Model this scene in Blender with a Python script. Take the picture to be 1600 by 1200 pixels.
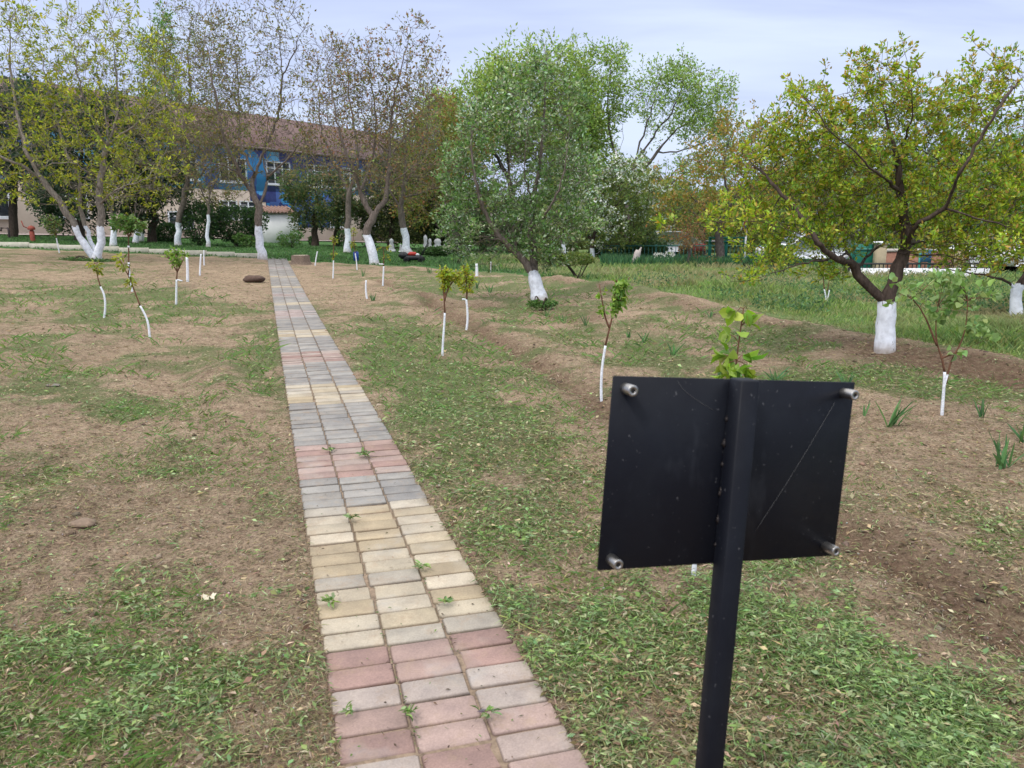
import bpy, math, random
import numpy as np
from mathutils import Vector, Matrix

# ------------------------------------------------------------------ camera, sky, sun, exposure
scene = bpy.context.scene
for o in list(bpy.data.objects):
    bpy.data.objects.remove(o)
F, HZ, CH = 1200.0, 345.0, 1.4            # focal length in photo pixels, horizon row, camera height
PITCH = math.atan((600 - HZ) / F)
cd = bpy.data.cameras.new('camera')
cam = bpy.data.objects.new('camera', cd)
scene.collection.objects.link(cam)
cd.sensor_width = 36.0
cd.lens = 36.0 * F / 1600.0
cd.clip_start, cd.clip_end = 0.05, 3000
cam.location = (0, 0, CH)
cam.rotation_euler = (math.pi / 2 - PITCH, 0, 0)
cd.dof.use_dof = True
cd.dof.focus_distance = 7.0
cd.dof.aperture_fstop = 9.0
scene.camera = cam

SUN_EL, SUN_AZ = math.radians(52), math.radians(215)     # azimuth clockwise from +Y
world = bpy.data.worlds.new('World')
scene.world = world
world.use_nodes = True
wn, wl = world.node_tree.nodes, world.node_tree.links
wn.clear()
def N(nodes, t, **kw):
    n = nodes.new(t)
    for k, v in kw.items():
        if k.startswith('i_'):
            n.inputs[int(k[2:])].default_value = v
        else:
            setattr(n, k, v)
    return n
sky = N(wn, 'ShaderNodeTexSky', sky_type='NISHITA', sun_disc=False)
sky.sun_elevation = SUN_EL
sky.sun_rotation = SUN_AZ
bg1 = N(wn, 'ShaderNodeBackground')
bg1.inputs['Strength'].default_value = 0.06
wl.new(sky.outputs[0], bg1.inputs['Color'])
# thin high overcast: cloud sheet brighter toward the zenith, with soft streaks
tc = N(wn, 'ShaderNodeTexCoord')
sep = N(wn, 'ShaderNodeSeparateXYZ')
wl.new(tc.outputs['Generated'], sep.inputs[0])
zz = N(wn, 'ShaderNodeMath', operation='MAXIMUM', i_1=0.0)
wl.new(sep.outputs[2], zz.inputs[0])
den = N(wn, 'ShaderNodeMath', operation='ADD', i_1=0.10)
wl.new(zz.outputs[0], den.inputs[0])
dx = N(wn, 'ShaderNodeMath', operation='DIVIDE'); wl.new(sep.outputs[0], dx.inputs[0]); wl.new(den.outputs[0], dx.inputs[1])
dy = N(wn, 'ShaderNodeMath', operation='DIVIDE'); wl.new(sep.outputs[1], dy.inputs[0]); wl.new(den.outputs[0], dy.inputs[1])
cmb = N(wn, 'ShaderNodeCombineXYZ'); wl.new(dx.outputs[0], cmb.inputs[0]); wl.new(dy.outputs[0], cmb.inputs[1])
mp = N(wn, 'ShaderNodeMapping'); mp.inputs['Rotation'].default_value = (0, 0, 0.5); mp.inputs['Scale'].default_value = (0.30, 0.75, 1)
wl.new(cmb.outputs[0], mp.inputs[0])
nz = N(wn, 'ShaderNodeTexNoise'); nz.inputs['Scale'].default_value = 1.1; nz.inputs['Detail'].default_value = 6; nz.inputs['Roughness'].default_value = 0.5
nz.inputs['Distortion'].default_value = 0.5
wl.new(mp.outputs[0], nz.inputs['Vector'])
cr = N(wn, 'ShaderNodeValToRGB')
cr.color_ramp.elements[0].position = 0.38; cr.color_ramp.elements[0].color = (0.535, 0.62, 0.90, 1)
cr.color_ramp.elements[1].position = 0.60; cr.color_ramp.elements[1].color = (0.72, 0.82, 1.04, 1)
wl.new(nz.outputs[0], cr.inputs[0])
mr = N(wn, 'ShaderNodeMapRange'); mr.inputs['From Min'].default_value = 0.28; mr.inputs['From Max'].default_value = 0.9
mr.inputs['To Min'].default_value = 1.0; mr.inputs['To Max'].default_value = 2.4
wl.new(sep.outputs[2], mr.inputs['Value'])
bg2 = N(wn, 'ShaderNodeBackground')
wht = N(wn, 'ShaderNodeMapRange'); wht.inputs['From Min'].default_value = 0.30; wht.inputs['From Max'].default_value = 0.75
wl.new(sep.outputs[2], wht.inputs['Value'])
mxw = N(wn, 'ShaderNodeMix', data_type='RGBA'); mxw.inputs[7].default_value = (0.88, 0.875, 0.86, 1)
wl.new(wht.outputs[0], mxw.inputs[0]); wl.new(cr.outputs[0], mxw.inputs[6])
wl.new(mxw.outputs[2], bg2.inputs['Color']); wl.new(mr.outputs[0], bg2.inputs['Strength'])
adds = N(wn, 'ShaderNodeMixShader', i_0=0.88)
wl.new(bg1.outputs[0], adds.inputs[1]); wl.new(bg2.outputs[0], adds.inputs[2])
wo = N(wn, 'ShaderNodeOutputWorld')
wl.new(adds.outputs[0], wo.inputs[0])

sl = bpy.data.lights.new('sun', 'SUN')
sl.energy = 1.5
sl.angle = math.radians(10)
sl.color = (1.0, 0.955, 0.90)
so = bpy.data.objects.new('sun', sl)
scene.collection.objects.link(so)
sd = Vector((math.sin(SUN_AZ) * math.cos(SUN_EL), math.cos(SUN_AZ) * math.cos(SUN_EL), math.sin(SUN_EL)))
so.rotation_euler = sd.to_track_quat('Z', 'Y').to_euler()
so.location = (-20, -20, 30)

scene.view_settings.view_transform = 'Standard'
scene.view_settings.look = 'None'
scene.view_settings.exposure = 0.22
scene.view_settings.gamma = 1
scene.view_settings.use_curve_mapping = False
scene.render.engine = 'CYCLES'
scene.cycles.max_bounces = 6
scene.cycles.transparent_max_bounces = 8
scene.cycles.use_denoising = True

rng = np.random.default_rng(7)
random.seed(7)
A = np.array

# ------------------------------------------------------------------ terrain
def hash2(ix, iy, seed):
    n = (ix.astype(np.int64) * 374761393 + iy.astype(np.int64) * 668265263 + seed * 2147483647) & 0xffffffff
    n = ((n ^ (n >> 13)) * 1274126177) & 0xffffffff
    return ((n ^ (n >> 16)) & 0xffff) / 65535.0
def vnoise(x, y, scale, seed=0):
    x = np.asarray(x, float) / scale; y = np.asarray(y, float) / scale
    ix, iy = np.floor(x), np.floor(y)
    fx, fy = x - ix, y - iy
    fx = fx * fx * (3 - 2 * fx); fy = fy * fy * (3 - 2 * fy)
    a, b = hash2(ix, iy, seed), hash2(ix + 1, iy, seed)
    c, d = hash2(ix, iy + 1, seed), hash2(ix + 1, iy + 1, seed)
    return (a * (1 - fx) + b * fx) * (1 - fy) + (c * (1 - fx) + d * fx) * fy - 0.5
def fbm(x, y, scale, seed=0, oct=4, gain=0.5):
    s = 0; a = 1
    for k in range(oct):
        s = s + a * vnoise(x, y, scale / 2 ** k, seed + k * 17)
        a *= gain
    return s
def g0(x, y):                               # broad lie of the land
    x = np.asarray(x, float); y = np.asarray(y, float)
    left = 0.04 * np.clip(-x - 4, 0, 60) * np.clip((y - 4) / 12, 0, 1)
    right = np.clip((y - 12) / 18, 0, 1.3) * np.clip(0.22 + 0.02 * (x - 5), 0, 0.6) * np.clip((x + 3) / 6, 0, 1)
    back = 0.02 * np.clip(y - 32, 0, 60)
    return left - right - back
def ray(u, v):
    X, U = (u - 800) / F, (600 - v) / F
    return A([X, math.cos(PITCH) + U * math.sin(PITCH), -math.sin(PITCH) + U * math.cos(PITCH)])
def P(u, v, y):                             # the world point at distance y seen at photo pixel (u, v)
    r = ray(u, v)
    return A([0, 0, CH]) + r * (y / r[1])
def ground_hit(u, v, fn=g0):
    r = ray(u, v)
    lo = 0.5; prev = lo
    t = lo
    while t < 400:
        p = A([0, 0, CH]) + r * t
        if p[2] < fn(p[0], p[1]):
            a, b = prev, t
            for _ in range(30):
                m = (a + b) / 2
                q = A([0, 0, CH]) + r * m
                if q[2] < fn(q[0], q[1]): b = m
                else: a = m
            return A([0, 0, CH]) + r * b
        prev = t; t *= 1.01
    return A([0, 0, CH]) + r * 200
def project(x, y, z):
    z = z - CH
    d = np.maximum(y * math.cos(PITCH) - z * math.sin(PITCH), 0.05)
    up = y * math.sin(PITCH) + z * math.cos(PITCH)
    return 800 + F * x / d, 600 - F * up / d

def line_world(pts):
    return A([ground_hit(u, v)[:2] for u, v in pts])
def dist_poly(x, y, poly):                   # distance to a polyline, signed side
    best = np.full(x.shape, 1e9); side = np.zeros(x.shape)
    for (ax, ay), (bx, by) in zip(poly[:-1], poly[1:]):
        ex, ey = bx - ax, by - ay
        L = ex * ex + ey * ey
        t = np.clip(((x - ax) * ex + (y - ay) * ey) / L, 0, 1)
        d = np.hypot(x - ax - t * ex, y - ay - t * ey)
        s = np.sign(ex * (y - ay) - ey * (x - ax))
        m = d < best
        side = np.where(m, s, side); best = np.where(m, d, best)
    return best, side

# edge between the dug garden and the lawn / rough grass behind it (world polyline taken left to right)
EDGE = line_world([(-700, 358), (0, 386), (140, 393), (415, 405), (560, 414), (660, 418), (800, 428), (900, 441), (1000, 454),
                   (1100, 480), (1200, 505), (1300, 520), (1400, 538), (1500, 556), (1600, 582), (1800, 640), (2400, 830)])
RIDGES = [  # (pixels, height, half width, steeper near face)
    ([(860, 440), (980, 458), (1100, 485), (1200, 512), (1300, 528), (1400, 548), (1500, 566), (1600, 592), (1800, 650)], 0.14, 0.42),
    ([(860, 478), (1000, 520), (1130, 562), (1250, 596), (1400, 640), (1500, 655), (1620, 700), (1800, 770)], 0.07, 0.45),
    ([(640, 452), (760, 500), (880, 560), (960, 600), (1100, 700), (1400, 830), (1700, 960)], 0.035, 0.4),
    ([(0, 840), (110, 770), (250, 690), (360, 620), (400, 560)], 0.05, 0.35),
    ([(-200, 640), (100, 545), (250, 505), (330, 470)], 0.05, 0.5),
    ([(0, 420), (150, 428), (260, 440), (380, 470)], 0.08, 0.7),
    ([(480, 430), (560, 440), (640, 470)], 0.08, 0.5),
]
TRENCH = [
    ([(590, 440), (650, 462), (700, 490), (760, 525), (830, 565), (910, 615), (985, 665), (1100, 740), (1340, 850), (1450, 915), (1540, 975), (1700, 1060)], 0.045, 0.13),
    ([(700, 478), (850, 478), (900, 500)], 0.06, 0.5),
    ([(-100, 810), (60, 742), (160, 690), (250, 612), (300, 560)], 0.05, 0.25),
    ([(1380, 556), (1500, 582), (1620, 615)], 0.05, 0.3),
]
RIDGES = [(line_world(p), h, w) for p, h, w in RIDGES]
TRENCH = [(line_world(p), h, w) for p, h, w in TRENCH]
# the paved path: centre line and half width
PL = [ground_hit(*q) for q in [(416, 404), (432, 500), (470, 800), (492, 960), (525, 1200)]]
PR = [ground_hit(*q) for q in [(449, 404), (504, 500), (690, 800), (792, 972), (915, 1200)]]
PC = A([(a + b) / 2 for a, b in zip(PL, PR)])[:, :2]
pd = PC[0] - PC[-1]; pd = pd / np.linalg.norm(pd)
PC_far = PC[0]; PC_near = PC[-1]
k_ = np.linalg.lstsq(np.c_[PC[:, 1], np.ones(len(PC))], PC[:, 0], rcond=None)[0]   # straight line x = a y + b
PA, PB = k_
PHW = 0.315
p0 = A([PA * 0.3 + PB, 0.3]); p1 = A([PA * PC_far[1] + PB, PC_far[1]])
PDIR = (p1 - p0) / np.linalg.norm(p1 - p0); PNRM = A([PDIR[1], -PDIR[0]]); PLEN = np.linalg.norm(p1 - p0)
def path_coords(x, y):
    rx, ry = x - p0[0], y - p0[1]
    return rx * PDIR[0] + ry * PDIR[1], rx * PNRM[0] + ry * PNRM[1]

def g(x, y, fine=True):
    x = np.asarray(x, float); y = np.asarray(y, float)
    z = g0(x, y)
    s, c = path_coords(x, y)
    on = (s < PLEN + 0.1)
    off = np.where(on, np.clip((np.abs(c) - PHW) / 0.5, 0, 1), 1.0)
    d = 0
    for poly, h, w in RIDGES:
        q, sd_ = dist_poly(x, y, poly)
        wob = 1 + 0.9 * fbm(x, y, 0.9, 5, 2)
        d = d + h * wob * np.exp(-(q / w) ** 2)
    for poly, h, w in TRENCH:
        q, sd_ = dist_poly(x, y, poly)
        wob = 1 + 1.2 * fbm(x, y, 0.6, 9, 2)
        d = d - h * wob * np.exp(-(q / w) ** 2) + 0.35 * h * np.exp(-((q - 2 * w) / w) ** 2)
    ca_, sa_ = math.cos(0.42), math.sin(0.42)
    fu, fv = x * ca_ + y * sa_, -x * sa_ + y * ca_
    d = d + 0.045 * vnoise(fu / 1.0, fv / 5.0, 0.36, 55) * np.clip((y - 2.5) / 3, .3, 1) + 0.02 * vnoise(fu, fv / 4, 0.8, 56)
    d = d + 0.045 * fbm(x, y, 2.2, 3, 3) + (0.025 * fbm(x, y, 0.28, 31, 3, 0.6) if fine else 0)
    z = z + d * off
    if fine:
        z = z + 0.012 * vnoise(x, y, 0.045, 77) * off + 0.01 * vnoise(x, y, 0.11, 78) * off
        # thin line of soil against the pavers, ground drops out of the way under them
        z = np.where(on & (np.abs(c) < PHW - 0.012), z - 0.05, z - np.where(on & (np.abs(c) < PHW + 0.03), 0.006, 0))
    return z
def gz(x, y):
    return float(g(A([x]), A([y]))[0])
def hit(u, v):
    r = ray(u, v)
    t = np.geomspace(0.9, 70, 2600)
    q = A([0, 0, CH]) + r[None] * t[:, None]
    below = q[:, 2] < g(q[:, 0], q[:, 1], False)
    k = int(below.argmax()) if below.any() else len(t) - 1
    return A([q[k, 0], q[k, 1], gz(q[k, 0], q[k, 1])])
def lawn_side(x, y):                         # signed distance beyond EDGE (positive = grass side)
    d, s = dist_poly(x, y, EDGE)
    return d * s

# ------------------------------------------------------------------ object helpers
COL = scene.collection
def tag(o, label=None, cat=None, group=None, kind=None):
    if label: o['label'] = label
    if cat: o['category'] = cat
    if group: o['group'] = group
    if kind: o['kind'] = kind
    return o
def empty(name, loc, rz=0, label=None, cat=None, group=None):
    o = bpy.data.objects.new(name, None)
    o.empty_display_size = 0.1
    COL.objects.link(o)
    o.location = loc; o.rotation_euler = (0, 0, rz)
    o['_w'] = 1
    del o['_w']
    return tag(o, label, cat, group)
def mesh_np(name, verts, faces_flat, loop_tot, mats, parent=None, col=None, smooth=False, mat_idx=None, origin=None, attr=None):
    """verts (N,3) in world space; faces_flat vertex indices; loop_tot sizes of faces"""
    if len(verts) == 0: raise ValueError('empty mesh ' + name)
    verts = np.asarray(verts, np.float32)
    org = A(origin if origin is not None else (parent.location if parent else (0, 0, 0)), dtype=np.float32)
    me = bpy.data.meshes.new(name)
    faces_flat = np.asarray(faces_flat, np.int32).ravel(); loop_tot = np.asarray(loop_tot, np.int32).ravel()
    me.vertices.add(len(verts)); me.vertices.foreach_set('co', (verts - org).ravel())
    me.loops.add(len(faces_flat)); me.loops.foreach_set('vertex_index', faces_flat)
    me.polygons.add(len(loop_tot))
    me.polygons.foreach_set('loop_start', np.concatenate([[0], np.cumsum(loop_tot)[:-1]]).astype(np.int32))
    me.polygons.foreach_set('loop_total', loop_tot)
    if smooth: me.polygons.foreach_set('use_smooth', np.ones(len(loop_tot), bool))
    if mat_idx is not None: me.polygons.foreach_set('material_index', np.asarray(mat_idx, np.int32))
    me.update(calc_edges=True)
    if col is not None:
        ca = me.color_attributes.new('Col', 'FLOAT_COLOR', 'POINT')
        c4 = np.ones((len(verts), 4), np.float32); c4[:, :3] = col
        ca.data.foreach_set('color', c4.ravel())
    if attr:
        for k, v in attr.items():
            at = me.attributes.new(k, 'FLOAT', 'POINT'); at.data.foreach_set('value', np.asarray(v, np.float32))
    for m in (mats if isinstance(mats, (list, tuple)) else [mats]): me.materials.append(m)
    o = bpy.data.objects.new(name, me)
    COL.objects.link(o)
    if parent is not None: o.parent = parent
    else: o.location = [float(q) for q in org]
    return o

class MB:
    """collects shapes; build() links them as one mesh object"""
    def __init__(s): s.v = []; s.f = []; s.c = []; s.h = []
    def add(s, verts, faces, col=(1, 1, 1), h=None):
        b = len(s.v)
        s.v += [tuple(q) for q in verts]; s.f += [tuple(b + i for i in f) for f in faces]
        s.c += [col] * len(verts); s.h += ([5] * len(verts) if h is None else list(h))
        return s
    def box(s, c, size, rz=0, col=(1, 1, 1), rot=None, bev=0.0):
        hx, hy, hz = [q / 2 for q in size]
        R = Matrix.Rotation(rz, 3, 'Z') if rot is None else rot
        if bev <= 0:
            vs = [(x, y, z) for z in (-hz, hz) for x, y in ((-hx, -hy), (hx, -hy), (hx, hy), (-hx, hy))]
            fs = [(3, 2, 1, 0), (4, 5, 6, 7), (0, 1, 5, 4), (1, 2, 6, 5), (2, 3, 7, 6), (3, 0, 4, 7)]
        else:
            b = bev; vs = []
            for z, i in ((-hz, b), (-hz + b, 0), (hz - b, 0), (hz, b)):
                X, Y = hx - i, hy - i
                vs += [(-X + b, -Y, z), (X - b, -Y, z), (X, -Y + b, z), (X, Y - b, z), (X - b, Y, z), (-X + b, Y, z), (-X, Y - b, z), (-X, -Y + b, z)]
            fs = [tuple(range(7, -1, -1)), tuple(range(24, 32))]
            for l in range(3):
                for k in range(8):
                    fs.append((l * 8 + k, l * 8 + (k + 1) % 8, l * 8 + 8 + (k + 1) % 8, l * 8 + 8 + k))
        C_ = Vector(c)
        return s.add([tuple(C_ + R @ Vector(v)) for v in vs], fs, col)
    def tube(s, pts, rad, n=6, col=(1, 1, 1), h=None, cap=True):
        pts = A(pts, dtype=float); m = len(pts)
        rad = np.broadcast_to(A(rad, dtype=float), (m,))
        tan = np.gradient(pts, axis=0); tan /= (np.linalg.norm(tan, axis=1, keepdims=True) + 1e-9)
        ref = A([0, 0, 1.0]) if abs(tan[0][2]) < 0.9 else A([1.0, 0, 0])
        a = np.cross(tan, ref); a /= (np.linalg.norm(a, axis=1, keepdims=True) + 1e-9)
        b = np.cross(tan, a)
        th = np.arange(n) * 2 * math.pi / n
        V = pts[:, None, :] + rad[:, None, None] * (np.cos(th)[None, :, None] * a[:, None, :] + np.sin(th)[None, :, None] * b[:, None, :])
        base = len(s.v)
        s.v += [tuple(q) for q in V.reshape(-1, 3)]
        s.c += [col] * (m * n)
        s.h += list(np.repeat(A(h, dtype=float), n)) if h is not None else [5] * (m * n)
        for i in range(m - 1):
            for k in range(n):
                s.f.append((base + i * n + k, base + i * n + (k + 1) % n, base + (i + 1) * n + (k + 1) % n, base + (i + 1) * n + k))
        if cap:
            s.f.append(tuple(base + (m - 1) * n + k for k in range(n)))
            s.f.append(tuple(base + k for k in range(n - 1, -1, -1)))
        return s
    def lathe(s, c, prof, n=16, col=(1, 1, 1), axis=None):
        R = Matrix.Identity(3) if axis is None else Vector(axis).to_track_quat('Z', 'Y').to_matrix()
        b = len(s.v); C_ = Vector(c)
        for r, z in prof:
            for k in range(n):
                t = k * 2 * math.pi / n
                s.v.append(tuple(C_ + R @ Vector((r * math.cos(t), r * math.sin(t), z)))); s.c.append(col); s.h.append(0)
        for i in range(len(prof) - 1):
            for k in range(n):
                s.f.append((b + i * n + k, b + i * n + (k + 1) % n, b + (i + 1) * n + (k + 1) % n, b + (i + 1) * n + k))
        return s
    def build(s, name, mat, parent=None, smooth=False, origin=None, kind=None):
        fl = [i for f in s.f for i in f]; lt = [len(f) for f in s.f]
        if origin is None and parent is None: origin = (s.v[0] if s.v else (0, 0, 0))
        o = mesh_np(name, A(s.v), fl, lt, mat, parent, col=A(s.c), smooth=smooth, origin=origin, attr={'h': s.h})
        if kind: o['kind'] = kind
        return o

def leaves(name, pos, direc, length, width, col, mat, parent=None, fold=0.25, up=None, origin=None, six=False):
    """one folded leaf per position; col (N,3)"""
    n = len(pos)
    pos = np.asarray(pos, float); d = np.asarray(direc, float)
    d = d / (np.linalg.norm(d, axis=1, keepdims=True) + 1e-9)
    r = rng.normal(size=(n, 3)) if up is None else up + 0.5 * rng.normal(size=(n, 3))
    sdv = np.cross(d, r); sdv /= (np.linalg.norm(sdv, axis=1, keepdims=True) + 1e-9)
    nn = np.cross(sdv, d)
    L = np.broadcast_to(length, (n,))[:, None]; W = np.broadcast_to(width, (n,))[:, None]
    if not six:
        v = np.stack([pos, pos + d * L * 0.45 + sdv * W * 0.5 + nn * W * fold, pos + d * L - nn * L * 0.1, pos + d * L * 0.45 - sdv * W * 0.5 + nn * W * fold], 1)
        k = 4
        fl = np.arange(n * 4); lt = np.full(n, 4)
    else:
        v = np.stack([pos, pos + d * L * 0.28 + sdv * W * 0.46 + nn * W * fold, pos + d * L * 0.66 + sdv * W * 0.40 + nn * W * fold * 0.6,
                      pos + d * L - nn * L * 0.22, pos + d * L * 0.66 - sdv * W * 0.40 + nn * W * fold * 0.6, pos + d * L * 0.28 - sdv * W * 0.46 + nn * W * fold,
                      pos + d * L * 0.5 - nn * L * 0.03], 1)
        k = 7
        tri = A([[0, 1, 6], [1, 2, 6], [2, 3, 6], [3, 4, 6], [4, 5, 6], [5, 0, 6]])
        fl = (np.arange(n)[:, None, None] * 7 + tri[None]).ravel(); lt = np.full(n * 6, 3)
    c = np.repeat(np.asarray(col, float)[:, None, :], k, 1).reshape(-1, 3)
    return mesh_np(name, v.reshape(-1, 3), fl, lt, mat, parent, col=c, origin=origin)
def pick(cols, n, var=0.15, w=None):
    cols = A(cols, dtype=float)
    i = rng.choice(len(cols), n, p=w)
    return np.clip(cols[i] * (1 + var * rng.normal(size=(n, 1))) * (1 + var * 0.4 * rng.normal(size=(n, 3))), 0.004, 0.9)

# ------------------------------------------------------------------ materials
def mat(name, col=(0.5, 0.5, 0.5), rough=0.8, metal=0.0, spec=0.3, use_col=False, noise=None, bump=None, coord='Object', stretch=None):
    m = bpy.data.materials.new(name); m.use_nodes = True
    nt = m.node_tree; n = nt.nodes; l = nt.links
    b = n['Principled BSDF']
    b.inputs['Base Color'].default_value = (*col, 1)
    b.inputs['Roughness'].default_value = rough; b.inputs['Metallic'].default_value = metal
    b.inputs['Specular IOR Level'].default_value = spec
    src = None
    if use_col:
        a = N(n, 'ShaderNodeAttribute', attribute_name='Col'); src = a.outputs['Color']
    t = N(n, 'ShaderNodeTexCoord'); vec = t.outputs[coord]
    if stretch:
        mpn = N(n, 'ShaderNodeMapping'); mpn.inputs['Scale'].default_value = stretch; l.new(vec, mpn.inputs[0]); vec = mpn.outputs[0]
    if noise:
        sc, amt = noise[0], noise[1]
        q = N(n, 'ShaderNodeTexNoise'); q.inputs['Scale'].default_value = sc; q.inputs['Detail'].default_value = 5; q.inputs['Roughness'].default_value = 0.62
        l.new(vec, q.inputs['Vector'])
        r_ = N(n, 'ShaderNodeMapRange'); r_.inputs['From Min'].default_value = 0.25; r_.inputs['From Max'].default_value = 0.75
        r_.inputs['To Min'].default_value = 1 - amt; r_.inputs['To Max'].default_value = 1 + amt
        l.new(q.outputs[0], r_.inputs['Value'])
        mx = N(n, 'ShaderNodeMix', data_type='RGBA', blend_type='MULTIPLY'); mx.inputs[0].default_value = 1
        if src: l.new(src, mx.inputs[6])
        else: mx.inputs[6].default_value = (*col, 1)
        l.new(r_.outputs[0], mx.inputs[7]); src = mx.outputs[2]
    if src: l.new(src, b.inputs['Base Color'])
    if bump:
        q = N(n, 'ShaderNodeTexNoise'); q.inputs['Scale'].default_value = bump[0]; q.inputs['Detail'].default_value = 4
        l.new(vec, q.inputs['Vector'])
        bp = N(n, 'ShaderNodeBump'); bp.inputs['Strength'].default_value = bump[1]; bp.inputs['Distance'].default_value = bump[2]
        l.new(q.outputs[0], bp.inputs['Height']); l.new(bp.outputs[0], b.inputs['Normal'])
    return m
def leaf_material(name, trans=0.35, rough=0.5, spec=0.35):
    m = bpy.data.materials.new(name); m.use_nodes = True
    n = m.node_tree.nodes; l = m.node_tree.links
    b = n['Principled BSDF']; b.inputs['Roughness'].default_value = rough; b.inputs['Specular IOR Level'].default_value = spec
    a = N(n, 'ShaderNodeAttribute', attribute_name='Col')
    l.new(a.outputs['Color'], b.inputs['Base Color'])
    t = N(n, 'ShaderNodeBsdfTranslucent')
    hs = N(n, 'ShaderNodeHueSaturation'); hs.inputs['Hue'].default_value = 0.505; hs.inputs['Saturation'].default_value = 1.15; hs.inputs['Value'].default_value = 1.5
    l.new(a.outputs['Color'], hs.inputs['Color']); l.new(hs.outputs[0], t.inputs[0])
    mx = N(n, 'ShaderNodeMixShader', i_0=trans)
    l.new(b.outputs[0], mx.inputs[1]); l.new(t.outputs[0], mx.inputs[2]); l.new(mx.outputs[0], n['Material Output'].inputs[0])
    return m
LEAF = leaf_material('leaf_surface')
CLIP = leaf_material('clipping_surface', 0.2, 0.65, 0.25)
def bark_material(name, bark, paint=(0.80, 0.83, 0.90), wear=0.5):
    """bark with a lime-wash coat up to the height where attribute h = 1"""
    m = bpy.data.materials.new(name); m.use_nodes = True
    n = m.node_tree.nodes; l = m.node_tree.links
    b = n['Principled BSDF']; b.inputs['Roughness'].default_value = 0.9; b.inputs['Specular IOR Level'].default_value = 0.15
    tcn = N(n, 'ShaderNodeTexCoord')
    mpn = N(n, 'ShaderNodeMapping'); mpn.inputs['Scale'].default_value = (1, 1, 0.3); l.new(tcn.outputs['Object'], mpn.inputs[0])
    q = N(n, 'ShaderNodeTexNoise'); q.inputs['Scale'].default_value = 28; q.inputs['Detail'].default_value = 6; q.inputs['Roughness'].default_value = 0.65
    l.new(mpn.outputs[0], q.inputs['Vector'])
    r1 = N(n, 'ShaderNodeValToRGB'); r1.color_ramp.elements[0].position = 0.35; r1.color_ramp.elements[1].position = 0.7
    r1.color_ramp.elements[0].color = (*[c * 0.55 for c in bark], 1); r1.color_ramp.elements[1].color = (*[min(1, c * 1.5) for c in bark], 1)
    l.new(q.outputs[0], r1.inputs[0])
    ha = N(n, 'ShaderNodeAttribute', attribute_name='h')
    q2 = N(n, 'ShaderNodeTexNoise'); q2.inputs['Scale'].default_value = 14; q2.inputs['Detail'].default_value = 5; l.new(tcn.outputs['Object'], q2.inputs['Vector'])
    ad = N(n, 'ShaderNodeMath', operation='MULTIPLY_ADD'); ad.inputs[1].default_value = 0.16; ad.inputs[2].default_value = -0.08
    l.new(q2.outputs[0], ad.inputs[0])
    sm = N(n, 'ShaderNodeMath', operation='ADD'); l.new(ha.outputs['Fac'], sm.inputs[0]); l.new(ad.outputs[0], sm.inputs[1])
    lt_ = N(n, 'ShaderNodeMath', operation='LESS_THAN', i_1=1.0); l.new(sm.outputs[0], lt_.inputs[0])
    # small chips where bark shows through the coat
    ch = N(n, 'ShaderNodeMath', operation='LESS_THAN', i_1=0.70 - 0.06 * wear); l.new(q.outputs[0], ch.inputs[0])
    ml = N(n, 'ShaderNodeMath', operation='MULTIPLY'); l.new(lt_.outputs[0], ml.inputs[0]); l.new(ch.outputs[0], ml.inputs[1])
    r2 = N(n, 'ShaderNodeValToRGB'); r2.color_ramp.elements[0].position = 0.3; r2.color_ramp.elements[1].position = 0.6
    r2.color_ramp.elements[0].color = (*[c * 0.72 for c in paint], 1); r2.color_ramp.elements[1].color = (*paint, 1)
    l.new(q2.outputs[0], r2.inputs[0])
    # soil splashed on the lowest part of the coat
    sp = N(n, 'ShaderNodeMapRange'); sp.inputs['From Min'].default_value = 0.0; sp.inputs['From Max'].default_value = 0.22; sp.inputs['To Min'].default_value = 0.75; sp.inputs['To Max'].default_value = 0.0
    l.new(sm.outputs[0], sp.inputs['Value'])
    ms = N(n, 'ShaderNodeMix', data_type='RGBA'); ms.inputs[7].default_value = (.33, .26, .20, 1); l.new(sp.outputs[0], ms.inputs[0]); l.new(r2.outputs[0], ms.inputs[6])
    mx = N(n, 'ShaderNodeMix', data_type='RGBA'); l.new(ml.outputs[0], mx.inputs[0]); l.new(r1.outputs[0], mx.inputs[6]); l.new(ms.outputs[2], mx.inputs[7])
    l.new(mx.outputs[2], b.inputs['Base Color'])
    bp = N(n, 'ShaderNodeBump'); bp.inputs['Strength'].default_value = 0.8; bp.inputs['Distance'].default_value = 0.012
    l.new(q.outputs[0], bp.inputs['Height']); l.new(bp.outputs[0], b.inputs['Normal'])
    return m
BARK_GREY = bark_material('bark_grey', (0.17, 0.14, 0.12))
BARK_PALE = bark_material('bark_pale', (0.24, 0.21, 0.18))
BARK_DARK = bark_material('bark_dark', (0.075, 0.055, 0.045))
BARK_RED = bark_material('bark_red', (0.16, 0.08, 0.05), wear=0)
BARK_FAR = bark_material('bark_far', (0.10, 0.085, 0.075))
WOOD = mat('weathered_wood', (0.17, 0.125, 0.095), 0.9, noise=(30, 0.5), bump=(40, 0.6, 0.01))

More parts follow.
